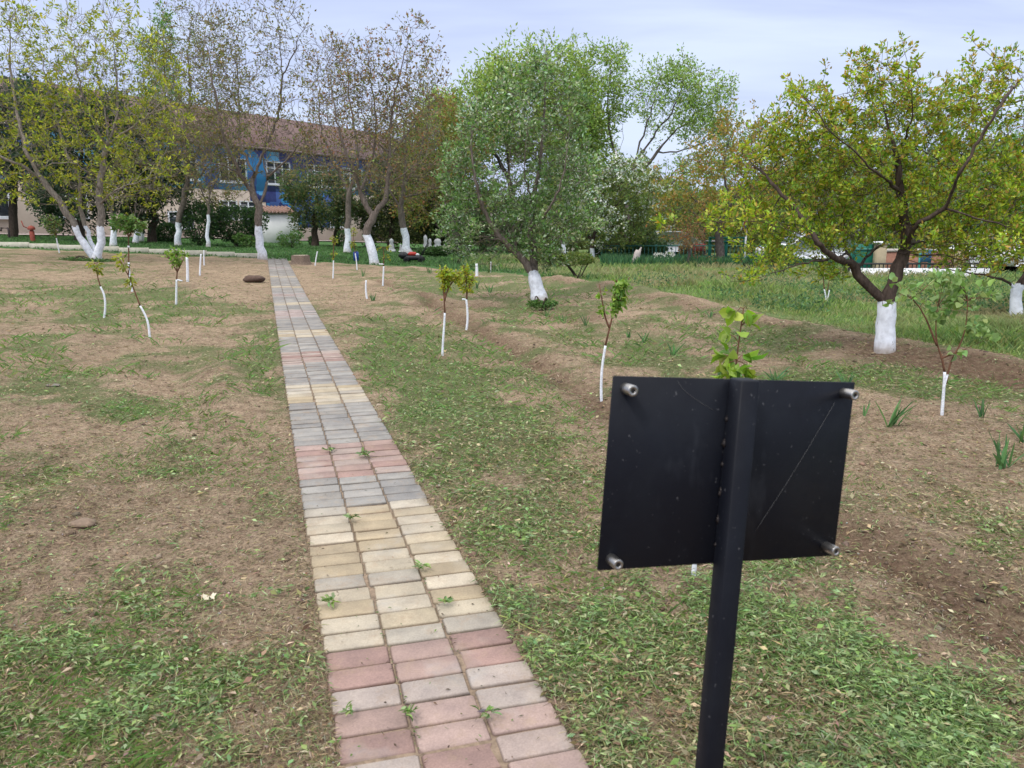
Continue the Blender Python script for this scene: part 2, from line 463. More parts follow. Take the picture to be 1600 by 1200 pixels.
# ------------------------------------------------------------------ ground
# patches of fresh green cuttings, laid out from the photograph: (u, v, ru, rv, amount)
PATCH = [(760, 740, 140, 100, .95), (870, 810, 110, 90, .85), (690, 640, 100, 65, .75), (620, 580, 60, 40, .4), (1190, 1000, 130, 70, .95), (1350, 1110, 190, 80, .85), (1120, 940, 60, 50, .7),
         (1000, 930, 120, 60, .3), (1250, 1180, 200, 60, .8), (270, 738, 110, 20, .8), (215, 635, 60, 14, .7), (60, 765, 90, 35, .5), (20, 850, 40, 25, .6),
         (110, 1000, 150, 60, .25), (30, 1060, 90, 80, .4), (120, 1170, 130, 50, .3), (260, 940, 90, 30, .5), (420, 860, 50, 60, .35), (330, 1060, 110, 50, .3),
         (450, 1120, 40, 60, .2), (1560, 860, 90, 60, .35), (1440, 790, 150, 40, .4), (930, 1050, 60, 90, .35), (420, 560, 40, 60, .5), (350, 640, 70, 35, .35),
         (100, 450, 130, 25, .45), (150, 490, 60, 20, .5), (60, 560, 90, 40, .3), (320, 480, 90, 20, .35), (640, 560, 80, 50, .4), (700, 440, 110, 18, .75),
         (900, 450, 120, 14, .5), (1100, 530, 150, 25, .55), (1500, 600, 160, 18, .85), (1300, 590, 120, 20, .7), (1450, 620, 60, 20, .5), (850, 480, 50, 12, .8),
         (1000, 560, 80, 25, .3), (1450, 1000, 140, 40, .25), (275, 470, 40, 10, .5), (165, 490, 30, 12, .5), (740, 560, 90, 30, .3), (1180, 900, 50, 30, .4)]
BARE = [(90, 800, 60, 25, .8), (60, 430, 90, 14, .5), (330, 425, 100, 20, .9), (390, 450, 60, 20, .8), (470, 440, 50, 30, .5), (560, 450, 60, 20, .5), (1460, 690, 130, 40, .5),
        (1130, 590, 90, 20, .4), (1460, 960, 120, 30, .6), (1480, 1010, 120, 30, .7), (480, 1160, 40, 60, .5), (200, 870, 90, 30, .4), (820, 920, 60, 40, .4), (1350, 930, 120, 30, .4)]
def green_map(x, y, z):
    u, v = project(x, y, z)
    d = np.full(np.shape(x), 0.0)
    near = np.clip((v - 420) / 300, 0, 1)
    d = 0.40 - 0.03 * near
    for a, b, ru, rv, w in PATCH:
        d = d + w * np.exp(-((u - a) / ru) ** 2 - ((v - b) / rv) ** 2)
    for a, b, ru, rv, w in BARE:
        d = d - w * np.exp(-((u - a) / ru) ** 2 - ((v - b) / rv) ** 2)
    # the bare strips of soil shows along ridge tops and in trenches
    for poly, h, w in RIDGES[:3]:
        q, _ = dist_poly(x, y, poly); d = d - 0.22 * np.exp(-(q / (0.7 * w)) ** 2)
    for poly, h, w in TRENCH[:1] + TRENCH[3:]:
        q, _ = dist_poly(x, y, poly); d = d - 0.40 * np.exp(-(q / (1.3 * w)) ** 2)
    return d
def moist_shade_map(x, y):
    m = 0.0 * np.asarray(x, float)
    for poly, h, w in TRENCH[:1] + TRENCH[3:]:
        q, _ = dist_poly(x, y, poly); m = m + 0.9 * np.exp(-(q / (1.5 * w)) ** 2)
    for (poly, h, w) in TRENCH[1:2]:
        q, _ = dist_poly(x, y, poly); m = m + 0.6 * np.exp(-(q / (1.1 * w)) ** 2)
    q, s = dist_poly(x, y, RIDGES[0][0])
    m = m + np.where(s < 0, 0.7, 0) * np.exp(-((q - 0.3) / 0.25) ** 2)  # first bank's camera-facing side: darker dirt and its shade painted together
    return np.clip(m + 0.25 * fbm(x, y, 1.3, 41, 3), 0, 1)

gm = bpy.data.materials.new('soil_and_turf'); gm.use_nodes = True
n_, l_ = gm.node_tree.nodes, gm.node_tree.links
gb = n_['Principled BSDF']; gb.inputs['Roughness'].default_value = 0.95; gb.inputs['Specular IOR Level'].default_value = 0.1
def attr_fac(nm): return N(n_, 'ShaderNodeAttribute', attribute_name=nm).outputs['Fac']
gt = N(n_, 'ShaderNodeTexCoord')
def gnoise(sc, det=5, rough=0.6, scl=(1, 1, 1)):
    mpn = N(n_, 'ShaderNodeMapping'); mpn.inputs['Scale'].default_value = scl; l_.new(gt.outputs['Object'], mpn.inputs[0])
    q = N(n_, 'ShaderNodeTexNoise'); q.inputs['Scale'].default_value = sc; q.inputs['Detail'].default_value = det; q.inputs['Roughness'].default_value = rough
    l_.new(mpn.outputs[0], q.inputs['Vector']); return q.outputs[0]
def ramp(fac, stops):
    r = N(n_, 'ShaderNodeValToRGB'); e = r.color_ramp.elements
    while len(e) < len(stops): e.new(0.5)
    for el, (p_, c_) in zip(e, stops): el.position = p_; el.color = (*c_, 1)
    l_.new(fac, r.inputs[0]); return r.outputs[0]
def mixc(f, a, b, mode='MIX'):
    m_ = N(n_, 'ShaderNodeMix', data_type='RGBA', blend_type=mode)
    for s_, i_ in ((f, 0), (a, 6), (b, 7)):
        if isinstance(s_, (int, float)): m_.inputs[i_].default_value = s_
        else: l_.new(s_, m_.inputs[i_])
    return m_.outputs[2]
def mth(op, a, b, c=None):
    m_ = N(n_, 'ShaderNodeMath', operation=op)
    for i_, s_ in enumerate((a, b, c)):
        if s_ is None: continue
        if isinstance(s_, (int, float)): m_.inputs[i_].default_value = s_
        else: l_.new(s_, m_.inputs[i_])
    return m_.outputs[0]
soil = ramp(gnoise(9, 8, 0.7), [(0.28, (0.125, 0.09, 0.061)), (0.43, (0.275, 0.206, 0.146)), (0.6, (0.385, 0.298, 0.216)), (0.75, (0.50, 0.41, 0.31))])
soil2 = ramp(gnoise(1.3, 4, 0.6), [(0.3, (0.80, 0.78, 0.76)), (0.7, (1.15, 1.12, 1.10))])
soil = mixc(1.0, soil, soil2, 'MULTIPLY')
crumb_shade = ramp(gnoise(75, 4, 0.8), [(0.38, (0.40, 0.37, 0.35)), (0.49, (1.0, 1.0, 1.0)), (0.66, (1.38, 1.36, 1.34))])  # crumb mottling whose dark end paints shadow into gaps between debris
soil = mixc(1.0, soil, crumb_shade, 'MULTIPLY')
wet_shade = ramp(gnoise(14, 7, 0.7), [(0.3, (0.075, 0.045, 0.03)), (0.7, (0.20, 0.13, 0.09))])
c_ = mixc(mth('MULTIPLY', attr_fac('moist_shade'), 0.9), soil, wet_shade)
# flattened dry straw fibres
straw = ramp(gnoise(46, 4, 0.7, (1, 0.28, 1)), [(0.52, (0, 0, 0)), (0.60, (1, 1, 1))])
strawf = mth('MULTIPLY', straw, mth('MULTIPLY', attr_fac('thatch'), 0.75))
c_ = mixc(strawf, c_, ramp(gnoise(90, 2), [(0.3, (0.24, 0.19, 0.10)), (0.7, (0.50, 0.42, 0.28))]))
# thin green growth and finely chopped cuttings
gf = gnoise(55, 8, 0.85)
gcov = mth('GREATER_THAN', mth('ADD', gf, mth('MULTIPLY', attr_fac('green'), 0.26)), 0.64)
gcol = ramp(gnoise(80, 5, .8), [(0.28, (0.035, 0.055, 0.022)), (0.5, (0.11, 0.145, 0.055)), (0.7, (0.20, 0.22, 0.10))])
c_ = mixc(mth('MULTIPLY', gcov, 0.85), c_, gcol)
# lawn and rough grass side
lawnc = ramp(gnoise(5, 7, 0.7), [(0.25, (0.035, 0.085, 0.028)), (0.5, (0.060, 0.135, 0.042)), (0.75, (0.11, 0.19, 0.06))])
rough = ramp(gnoise(3.5, 7, 0.7), [(0.25, (0.060, 0.11, 0.035)), (0.5, (0.12, 0.18, 0.06)), (0.72, (0.25, 0.24, 0.12))])
grassc = mixc(attr_fac('rough_side'), lawnc, rough)
lf = mth('GREATER_THAN', mth('ADD', attr_fac('lawn'), mth('MULTIPLY', gnoise(6, 5), 0.6)), 0.8)
c_ = mixc(lf, c_, grassc)
# distant soft ground
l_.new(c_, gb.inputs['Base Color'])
bpn = N(n_, 'ShaderNodeBump'); bpn.inputs['Strength'].default_value = 1.0; bpn.inputs['Distance'].default_value = 0.035
l_.new(gnoise(34, 7, 0.72), bpn.inputs['Height'])
l_.new(bpn.outputs[0], gb.inputs['Normal'])

def axis_vals(fine_lo, fine_hi, step, lo, hi, grow):
    out = list(np.arange(fine_lo, fine_hi, step))
    s_ = step; a_ = out[-1]
    while a_ < hi: s_ *= grow; a_ += s_; out.append(a_)
    s_ = step; a_ = out[0]; pre = []
    while a_ > lo: s_ *= grow; a_ -= s_; pre.append(a_)
    return A(pre[::-1] + out)
xs = axis_vals(-2.2, 3.4, 0.022, -700, 700, 1.022)
ys = axis_vals(1.2, 5.0, 0.022, -60, 1200, 1.013)
XX, YY = np.meshgrid(xs, ys)
ZZ = g(XX, YY)
far = np.hypot(XX, YY) > 90
ZZ = np.where(far, np.clip(ZZ, -3, 2), ZZ)
ny, nx = XX.shape
idx = np.arange(nx * ny).reshape(ny, nx)
q_ = np.stack([idx[:-1, :-1], idx[:-1, 1:], idx[1:, 1:], idx[1:, :-1]], -1).reshape(-1, 4)
fx, fy, fz = XX.ravel(), YY.ravel(), ZZ.ravel()
ls = lawn_side(fx, fy)
LAWN = np.clip(0.5 + ls / 0.5 + 0.7 * fbm(fx, fy, 1.2, 51, 3), 0, 1)
pu, pv = project(fx, fy, fz)
# worn sandy patches inside the rough grass, and bare soil at the kerb
for a, b, ru, rv, w in [(1040, 440, 45, 9, 1), (1305, 470, 30, 7, .8), (930, 452, 40, 6, .6), (400, 398, 260, 4, .35), (1490, 493, 60, 5, .6), (330, 376, 200, 6, .4)]:
    LAWN = LAWN - w * np.exp(-((pu - a) / ru) ** 2 - ((pv - b) / rv) ** 2) * (ls < 14)
GREEN = np.clip(0.85 * green_map(fx, fy, fz) + 1.1 * fbm(fx, fy, 0.5, 201, 4, .65), 0, 1.1)
GREEN = GREEN * np.clip((fy - 1.0) / 5, 0.3, 1)
THATCH = np.clip(0.35 + 0.5 * fbm(fx, fy, 2.0, 61, 3) + 0.4 * np.clip((fy - 5) / 8, 0, 1), 0, 1)
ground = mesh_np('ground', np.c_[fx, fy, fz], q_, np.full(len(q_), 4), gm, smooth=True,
                 attr={'green': GREEN, 'moist_shade': moist_shade_map(fx, fy), 'lawn': LAWN, 'thatch': THATCH, 'rough_side': np.clip((fx + 0.0) / 4, 0, 1)})
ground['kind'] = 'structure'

# ------------------------------------------------------------------ the paved path: three columns of blocks in colour bands
def s_at(v):
    u = np.interp(v, [403, 500, 800, 960, 1200], [416, 432, 470, 492, 525])
    p = ground_hit(u, v); return path_coords(p[0], p[1])[0]
BANDS = [(1400, 'p'), (1027, 't'), (797, 'g'), (752, 'p'), (700, 'g'), (635, 't'), (605, 'g'), (570, 'p'), (552, 'g'), (528, 't'), (517, 'g'),
         (497, 'x'), (486, 'g'), (478, 't'), (473, 'g'), (462, 'x'), (457, 'g'), (449, 't'), (446, 'g'), (433, 't'), (431, 'g'), (420, 'x'), (417, 'g')]
BS = [s_at(v) if v < 1300 else -5 for v, _ in BANDS]
def band(s):
    k = 0
    for i, b in enumerate(BS):
        if s > b: k = i
    return BANDS[k][1]
PAV = {'p': [(0.33, 0.225, 0.20), (0.36, 0.255, 0.23), (0.30, 0.185, 0.165), (0.36, 0.28, 0.25)], 't': [(0.44, 0.37, 0.26), (0.39, 0.315, 0.205), (0.46, 0.40, 0.30), (0.38, 0.345, 0.29), (0.48, 0.42, 0.325)],
       'g': [(0.245, 0.24, 0.235), (0.22, 0.22, 0.22), (0.28, 0.275, 0.265), (0.26, 0.25, 0.235)], 'x': [(0.36, 0.29, 0.28), (0.30, 0.29, 0.29)]}
ROW = 0.1128
e1, e2 = ground_hit(518, 1167), ground_hit(885, 1105)
s1, s2 = path_coords(*e1[:2]), path_coords(*e2[:2])
SKEW = (s2[0] - s1[0]) / (s2[1] - s1[1])
bm_ = MB()
cw = 2 * PHW / 3
nrow = int((PLEN + 0.5) / ROW)
cell_rows = []
for ci in range(3):
    shift = random.uniform(-0.02, 0.02)
    ra = random.Random(ci * 5 + 1)
    for ri in range(-6, nrow):
        sc_ = ri * ROW + shift + SKEW * (ci - 1) * cw
        cc = (ci - 1) * cw
        if sc_ < 0.15: continue
        px_, py_ = p0 + PDIR * sc_ + PNRM * cc
        k = band(sc_ - SKEW * cc + ra.uniform(-0.045, 0.045))
        c = (0.82 * A(ra.choice(PAV[k])) + 0.18 * A([0.36, 0.31, 0.26])) * (1 + ra.uniform(-0.09, 0.09))
        if ra.random() < 0.10: c = 0.72 * c + 0.28 * A([0.46, 0.44, 0.40])
        zc = float(g0(px_, py_)) + 0.012 * float(fbm(px_, py_, 1.1, 90, 2)) + ra.uniform(-0.003, 0.003)
        yaw = math.atan2(PNRM[1], PNRM[0]) + math.atan(SKEW) + ra.uniform(-0.014, 0.014)
        rot = (Matrix.Rotation(yaw, 3, 'Z') @ Matrix.Rotation(ra.uniform(-0.012, 0.012), 3, 'X') @ Matrix.Rotation(ra.uniform(-0.008, 0.008), 3, 'Y'))
        jl = cw - 0.004 - ra.uniform(0, 0.003); jw = ROW - 0.0035 - ra.uniform(0, 0.003)
        b0 = len(bm_.v)
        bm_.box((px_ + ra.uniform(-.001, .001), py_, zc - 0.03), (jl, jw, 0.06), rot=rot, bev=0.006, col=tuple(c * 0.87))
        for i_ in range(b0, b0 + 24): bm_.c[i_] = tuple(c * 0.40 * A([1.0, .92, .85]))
        # blunt a few worn corners
        if ra.random() < 0.35 and sc_ < 8:
            kx = ra.choice([0, 1, 2, 3]) * 2
            ctr = Vector((px_, py_, zc - 0.03))
            for l3 in (1, 2, 3):
                for kk in (kx, kx + 1):
                    i_ = b0 + l3 * 8 + kk
                    v_ = Vector(bm_.v[i_]); dv = ctr - v_; dv.z = 0
                    bm_.v[i_] = tuple(v_ + dv * ra.uniform(0.02, 0.13) + Vector((0, 0, -0.004)))
pm = bpy.data.materials.new('concrete_paver'); pm.use_nodes = True
n_, l_ = pm.node_tree.nodes, pm.node_tree.links
pb = n_['Principled BSDF']; pb.inputs['Roughness'].default_value = 0.85; pb.inputs['Specular IOR Level'].default_value = 0.25
gt = N(n_, 'ShaderNodeTexCoord')
ca = N(n_, 'ShaderNodeAttribute', attribute_name='Col').outputs['Color']
mott = ramp(gnoise(7, 6, 0.65), [(0.3, (0.78, 0.78, 0.80)), (0.7, (1.18, 1.17, 1.15))])
fine_ = ramp(gnoise(160, 3, 0.6), [(0.3, (0.86, 0.86, 0.86)), (0.7, (1.12, 1.12, 1.12))])
cpv = mixc(1.0, mixc(1.0, ca, mott, 'MULTIPLY'), fine_, 'MULTIPLY')
bl = ramp(gnoise(3.1, 4, 0.6), [(0.55, (0, 0, 0)), (0.75, (1, 1, 1))])
cpv = mixc(mth('MULTIPLY', bl, 0.45), cpv, ramp(gnoise(20), [(0.4, (0.40, 0.40, 0.39)), (0.6, (0.46, 0.40, 0.32))]))
dirt = ramp(gnoise(8, 8, 0.8), [(0.52, (0, 0, 0)), (0.70, (1, 1, 1))])
cpv = mixc(mth('MULTIPLY', dirt, 0.62), cpv, ramp(gnoise(30), [(0.3, (0.22, 0.15, 0.10)), (0.7, (0.36, 0.27, 0.19))]))
l_.new(cpv, pb.inputs['Base Color'])
bpn = N(n_, 'ShaderNodeBump'); bpn.inputs['Strength'].default_value = 0.35; bpn.inputs['Distance'].default_value = 0.003
l_.new(gnoise(220, 4, 0.7), bpn.inputs['Height']); l_.new(bpn.outputs[0], pb.inputs['Normal'])
bm_.build('path', pm, origin=(0, 0, 0), kind='structure')
# jointing sand under and between the blocks, level a few mm below their tops
jm = MB()
JS = np.arange(0.1, PLEN + 0.4, 0.25)
vv = []
for s_ in JS:
    for c_i in (-PHW - 0.0, -PHW / 2, 0, PHW / 2, PHW + 0.0):
        q = p0 + PDIR * s_ + PNRM * c_i
        vv.append((q[0], q[1], float(g0(q[0], q[1])) + 0.012 * float(fbm(q[0], q[1], 1.1, 90, 2)) - 0.0085))
ff = [(i * 5 + k, i * 5 + k + 1, i * 5 + k + 6, i * 5 + k + 5) for i in range(len(JS) - 1) for k in range(4)]
jm.add(vv, ff)
jm.build('jointing_sand', mat('sand_joint', (0.21, 0.155, 0.11), 0.95, noise=(40, 0.5), coord='Object'), origin=(0, 0, 0), kind='structure')

# kerb strip along the lawn and the pavement beside the building
km = MB()
kp = [ground_hit(u, v)[:2] for u, v in [(-700, 352), (-300, 368), (0, 384), (140, 391), (280, 397), (412, 404)]]
kpts = []
for a, b in zip(kp[:-1], kp[1:]):
    a, b = A(a), A(b); m = max(2, int(np.linalg.norm(b - a) / 1.0))
    for i in range(m):
        p, q = a + (b - a) * i / m, a + (b - a) * (i + 1) / m
        d_ = (q - p); L_ = np.linalg.norm(d_); c_i = (p + q) / 2
        km.box((c_i[0], c_i[1], float(g0(*c_i)) + 0.03), (L_ - 0.012, 0.07, 0.24), rz=math.atan2(d_[1], d_[0]), bev=0.008, col=(1, 1, 1))
km.build('kerb', mat('kerb_concrete', (0.50, 0.47, 0.39), 0.9, noise=(6, 0.25)), origin=(0, 0, 0), kind='structure')

# ------------------------------------------------------------------ trees
def resample(pts, D):
    pts = A(pts, dtype=float); out = [pts[0]]
    seg = np.linalg.norm(np.diff(pts, axis=0), axis=1); cum = np.r_[0, np.cumsum(seg)]
    n = max(2, int(cum[-1] / D) + 1)
    t = np.linspace(0, cum[-1], n)
    return np.stack([np.interp(t, cum, pts[:, k]) for k in range(3)], 1)
def smooth_poly(pts):
    pts = A(pts, dtype=float)
    for _ in range(2):
        if len(pts) < 3: break
        q = [pts[0]]
        for a, b in zip(pts[:-1], pts[1:]): q += [a * 0.75 + b * 0.25, a * 0.25 + b * 0.75]
        q.append(pts[-1]); pts = A(q)
    return pts
def grow(limbs, attr, D, di, dk, iters=80, up=0.0, wob=0.15):
    """limbs: list of (polyline world points); the first is the trunk; others start at the nearest existing node. Space colonisation toward attr"""
    pos, par = [], []
    for li, lb in enumerate(limbs):
        r = resample(smooth_poly(lb), D)
        if li == 0: prev = -1; st = 0
        else:
            d = np.linalg.norm(A(pos) - r[0], axis=1); prev = int(d.argmin()); st = 1 if d[prev] < D else 0
        for i, p in enumerate(r[st:]):
            j = p + (rng.normal(size=3) * D * 0.10 if i > 0 else 0)
            pos.append(j); par.append(prev); prev = len(pos) - 1
    pos = [A(p) for p in pos]
    nlimb = len(pos)
    attr = attr.copy()
    near = np.full(len(attr), 1e9); who = np.zeros(len(attr), int)
    def upd(new_i):
        nonlocal near, who
        Pn = A([pos[i] for i in new_i])
        for c0 in range(0, len(Pn), 256):
            dd = np.linalg.norm(attr[:, None, :] - Pn[None, c0:c0 + 256], axis=2)
            m = dd.argmin(1); v = dd[np.arange(len(attr)), m]
            b = v < near
            near = np.where(b, v, near); who = np.where(b, A(new_i)[c0 + m], who)
    upd(list(range(len(pos))))
    for it in range(iters):
        keep = near > dk
        attr = attr[keep]; near = near[keep]; who = who[keep]
        if len(attr) == 0: break
        act = near < di
        if not act.any(): break
        idxs = np.unique(who[act]); new = []
        for i in idxs:
            sel = attr[act & (who == i)] - pos[i]
            v = (sel / (np.linalg.norm(sel, axis=1, keepdims=True) + 1e-9)).sum(0)
            v = v / (np.linalg.norm(v) + 1e-9) + rng.normal(size=3) * wob + A([0, 0, up])
            v /= np.linalg.norm(v) + 1e-9
            q = pos[i] + v * D
            pos.append(q); par.append(int(i)); new.append(len(pos) - 1)
        upd(new)
    return A(pos), A(par), nlimb
def add_twigs(pos, par, nl, D, n_tw, up=0.3, steps=(2, 4), max_cnt=40):
    cnt = np.ones(len(pos))
    for i in range(len(pos) - 1, 0, -1):
        if par[i] >= 0: cnt[par[i]] += cnt[i]
    cand = np.where((cnt < max_cnt) & (np.arange(len(pos)) > 8))[0]
    if len(cand) == 0 or n_tw <= 0: return pos, par
    P_, Q_ = list(pos), list(par)
    for i in rng.choice(cand, n_tw):
        d = rng.normal(size=3); d[2] = abs(d[2]) * 0.6 + up
        if par[i] >= 0:
            t = pos[i] - pos[par[i]]; d = d / np.linalg.norm(d) + 0.6 * t / (np.linalg.norm(t) + 1e-9)
        d /= np.linalg.norm(d) + 1e-9
        j = int(i); st = D * rng.uniform(0.5, 0.9)
        for _ in range(rng.integers(steps[0], steps[1] + 1)):
            d = d + rng.normal(size=3) * 0.22 + A([0, 0, up * 0.2]); d /= np.linalg.norm(d)
            P_.append(P_[j] + d * st); Q_.append(j); j = len(P_) - 1
    return A(P_), A(Q_)
def skeleton_mesh(name, pos, par, R, r_tip, mat_, parent, paint_h, base_z, sides=7, flare=0.0, noise_r=0.08):
    n = len(pos)
    cnt = np.ones(n)
    kids = [[] for _ in range(n)]
    for i in range(n - 1, 0, -1):
        if par[i] >= 0: cnt[par[i]] += cnt[i]; kids[par[i]].append(i)
    tips = np.array([0.0 if kids[i] else 1.0 for i in range(n)])
    for i in range(n - 1, 0, -1):
        if par[i] >= 0: tips[par[i]] += tips[i]
    q_c = tips + 0.03 * cnt
    e = math.log(max(2, q_c[0] / q_c.min())) / math.log(R / r_tip)
    rad = r_tip * (q_c / q_c.min()) ** (1 / e)
    dist = np.zeros(n)
    for i in range(1, n):
        if par[i] >= 0: dist[i] = dist[par[i]] + np.linalg.norm(pos[i] - pos[par[i]])
    rad = np.maximum(R * (rad / R) ** 1.25 * (1 - 0.62 * (dist / dist.max()) ** 0.8), r_tip * 0.85)
    mb = MB()
    st = [(0, -1)]
    roots = [i for i in range(n) if par[i] < 0]
    stack = [(r, -1) for r in roots]
    while stack:
        s, pa = stack.pop()
        chain = [] if pa < 0 else [pa]
        i = s
        while True:
            chain.append(i)
            ks = kids[i]
            if not ks: break
            ks = sorted(ks, key=lambda q: -cnt[q])
            for q in ks[1:]: stack.append((q, i))
            i = ks[0]
        pts = pos[chain]; rr = rad[chain].copy()
        if pa >= 0: rr[0] = min(rr[0], rr[1] * 1.15)
        if pa < 0:
            hgt = pts[:, 2] - base_z
            rr = rr * (1 + flare * np.exp(-np.clip(hgt, 0, 9) / 0.12))
            pts = pts.copy(); pts[0][2] -= 0.08
        rr = rr * (1 + (noise_r if pa >= 0 else .035) * rng.normal(size=len(rr))) if len(rr) > 2 else rr
        rm = rr.max()
        ns = sides if rm > R * 0.45 else (6 if rm > R * 0.22 else (4 if rm > r_tip * 2.5 else 3))
        mb.tube(pts, rr, ns, h=(pts[:, 2] - base_z) / max(paint_h, 1e-3), cap=False)
    o = mb.build(name, mat_, parent, smooth=True)
    return o, rad, cnt, kids
def blob_points(blobs, n, shell=0.0):
    """blobs: (centre xyz, radii xyz, weight); points with some clumping"""
    out = []
    w = A([b[1][0] * b[1][1] * b[1][2] * (b[2] if len(b) > 2 else 1) for b in blobs]); w = w / w.sum()
    for b, wi in zip(blobs, w):
        k = max(4, int(n * wi))
        q = rng.normal(size=(k, 3)); q /= np.linalg.norm(q, axis=1, keepdims=True)
        r = (shell + (1 - shell) * rng.random((k, 1))) ** (1 / 3 if shell == 0 else 0.6)
        out.append(A(b[0]) + q * r * A(b[1]))
    return np.concatenate(out)
def px_blobs(bl, y, dr=1.0):
    """crown lumps given as photo pixels + radii at distance y; depth radius = mean radius * dr"""
    out = []
    for b in bl:
        u, v, ru, rv = b[:4]; dy = b[4] if len(b) > 4 else 0
        c = P(u, v, y + dy); sc = (y + dy) / 1175
        out.append((c, (ru * sc, (ru + rv) / 2 * sc * dr, rv * sc)))
    return out
def leafset(pos, par, rad, cnt, nl, per, L, Wd, cols, spread, thresh, w=None, var=0.18, outward=0.7, clump=None, drop=0.0, min_i=0, colnoise=None, six=False, top=None):
    """leaf arrays on the thin twigs"""
    cand = np.where((cnt <= thresh) & (np.arange(len(pos)) >= min_i))[0]
    if drop > 0: cand = cand[rng.random(len(cand)) > drop]
    if clump is not None:
        nzv = fbm(pos[cand, 0] + pos[cand, 1] * 0.6, pos[cand, 2] * 1.1, clump[0], 71, 3)
        cand = cand[nzv > clump[1] + 0.15 * rng.normal(size=len(cand))]
    k = len(cand)
    if k == 0: return None
    ids = np.repeat(cand, per)
    nn = len(ids)
    tw = pos[ids] - pos[np.maximum(par[ids], 0)]
    tw /= np.linalg.norm(tw, axis=1, keepdims=True) + 1e-9
    rnd = rng.normal(size=(nn, 3)); rnd /= np.linalg.norm(rnd, axis=1, keepdims=True)
    d = tw * outward + rnd
    p = pos[ids] + rnd * spread * rng.random((nn, 1)) + tw * spread * (rng.random((nn, 1)) - .5)
    col = pick(cols, nn, var, w) * 1.35
    # whole sprays lean to one tint
    tint = (rng.random(len(pos))[ids] - .5)[:, None]
    col = np.clip(col * (1 + 0.35 * tint), 0.005, .9)
    if colnoise is not None:
        f = np.clip(fbm(p[:, 0], p[:, 2] + p[:, 1], colnoise[0], 81, 3) * 2.2 + 0.5, 0, 1)[:, None]
        col = col * (1 - f * colnoise[2]) + A(colnoise[1]) * f * colnoise[2] * (0.8 + .4 * rng.random((nn, 1)))
    if top is not None:    # young growth of another tint near the outer tips
        zt = (p[:, 2] - p[:, 2].min()) / (np.ptp(p[:, 2]) + 1e-6)
        f = (rng.random(nn) < top[1] * (0.3 + zt) * (cnt[ids] < 2.5))[:, None]
        col = np.where(f, pick(top[0], nn, .2), col)
    Ls = L * (0.6 + 0.7 * rng.random(nn)); Ws = Wd * (0.6 + 0.7 * rng.random(nn))
    return p, d, Ls, Ws, col
def tree(name, label, cat, base, y, limbs, blobs, *, R, paint, bark, D=None, natt=900, di=None, dk=None, r_tip=0.004, per=8, L=0.05, W=0.03,
         cols=((.1, .2, .05),), w=None, spread=0.12, thresh=3, up=0.0, wob=0.15, clump=None, drop=0, group=None, flare=0.35, dr=0.9, shell=0.0, outward=0.7,
         colnoise=None, top=None, seed=None, sides=8, extra=None, trans=None, six=False, var=0.18, twigs=1.0):
    """limbs in (u, v, dy) photo pixels relative to distance y; blobs (u, v, ru, rv[, dy])"""
    global rng
    if seed is not None: rng = np.random.default_rng(seed)
    b = base
    root = empty(name, tuple(b), 0, label, cat, group)
    W3 = []
    for li, lb in enumerate(limbs):
        pts = [A(P(q[0], q[1], y + (q[2] if len(q) > 2 else 0))) for q in lb]
        if li == 0 or lb[0] == 'b': pts[0] = A(b)
        W3.append(pts)
    W3[0][0] = A(b)
    att = blob_points(px_blobs(blobs, y, dr), int(natt * 1.5), shell)
    sc = y / 1175
    D = D or 9 * sc
    pos, par, nl = grow(W3, att, D, di or 12 * D, (dk or 1.6 * D) * 0.85, up=up, wob=wob)
    pos, par = add_twigs(pos, par, nl, D, int(twigs * len(pos) * 0.55), up=0.25 + up)
    o, rad, cnt, kids = skeleton_mesh('trunk', pos, par, R, r_tip, bark, root, paint, b[2], sides=sides, flare=flare)
    ls_ = leafset(pos, par, rad, cnt, nl, per, L, W, cols, spread, thresh, w, clump=clump, drop=drop, outward=outward, colnoise=colnoise, top=top, min_i=int(nl * 0.5), var=var)
    if ls_ is not None:
        leaves('crown', *ls_[:2], ls_[2], ls_[3], ls_[4], LEAF, root, six=six)
    if extra:
        cc, ccols, el, ew, eper = extra
        l2 = leafset(pos, par, rad, cnt, nl, eper, el, ew, ccols, spread, thresh, clump=cc, min_i=nl)
        if l2 is not None: leaves('blossom', *l2[:2], l2[2], l2[3], l2[4], LEAF, root)
    return root, pos, par, cnt
def base_at(u, v):
    return hit(u, v)

YG = [(.27, .28, .035), (.20, .235, .035), (.34, .35, .06), (.14, .18, .03)]
OL = [(.15, .14, .05), (.12, .13, .04), (.20, .15, .06), (.10, .11, .035)]
BR = [(.17, .13, .06), (.19, .145, .065), (.14, .135, .055), (.15, .165, .05)]
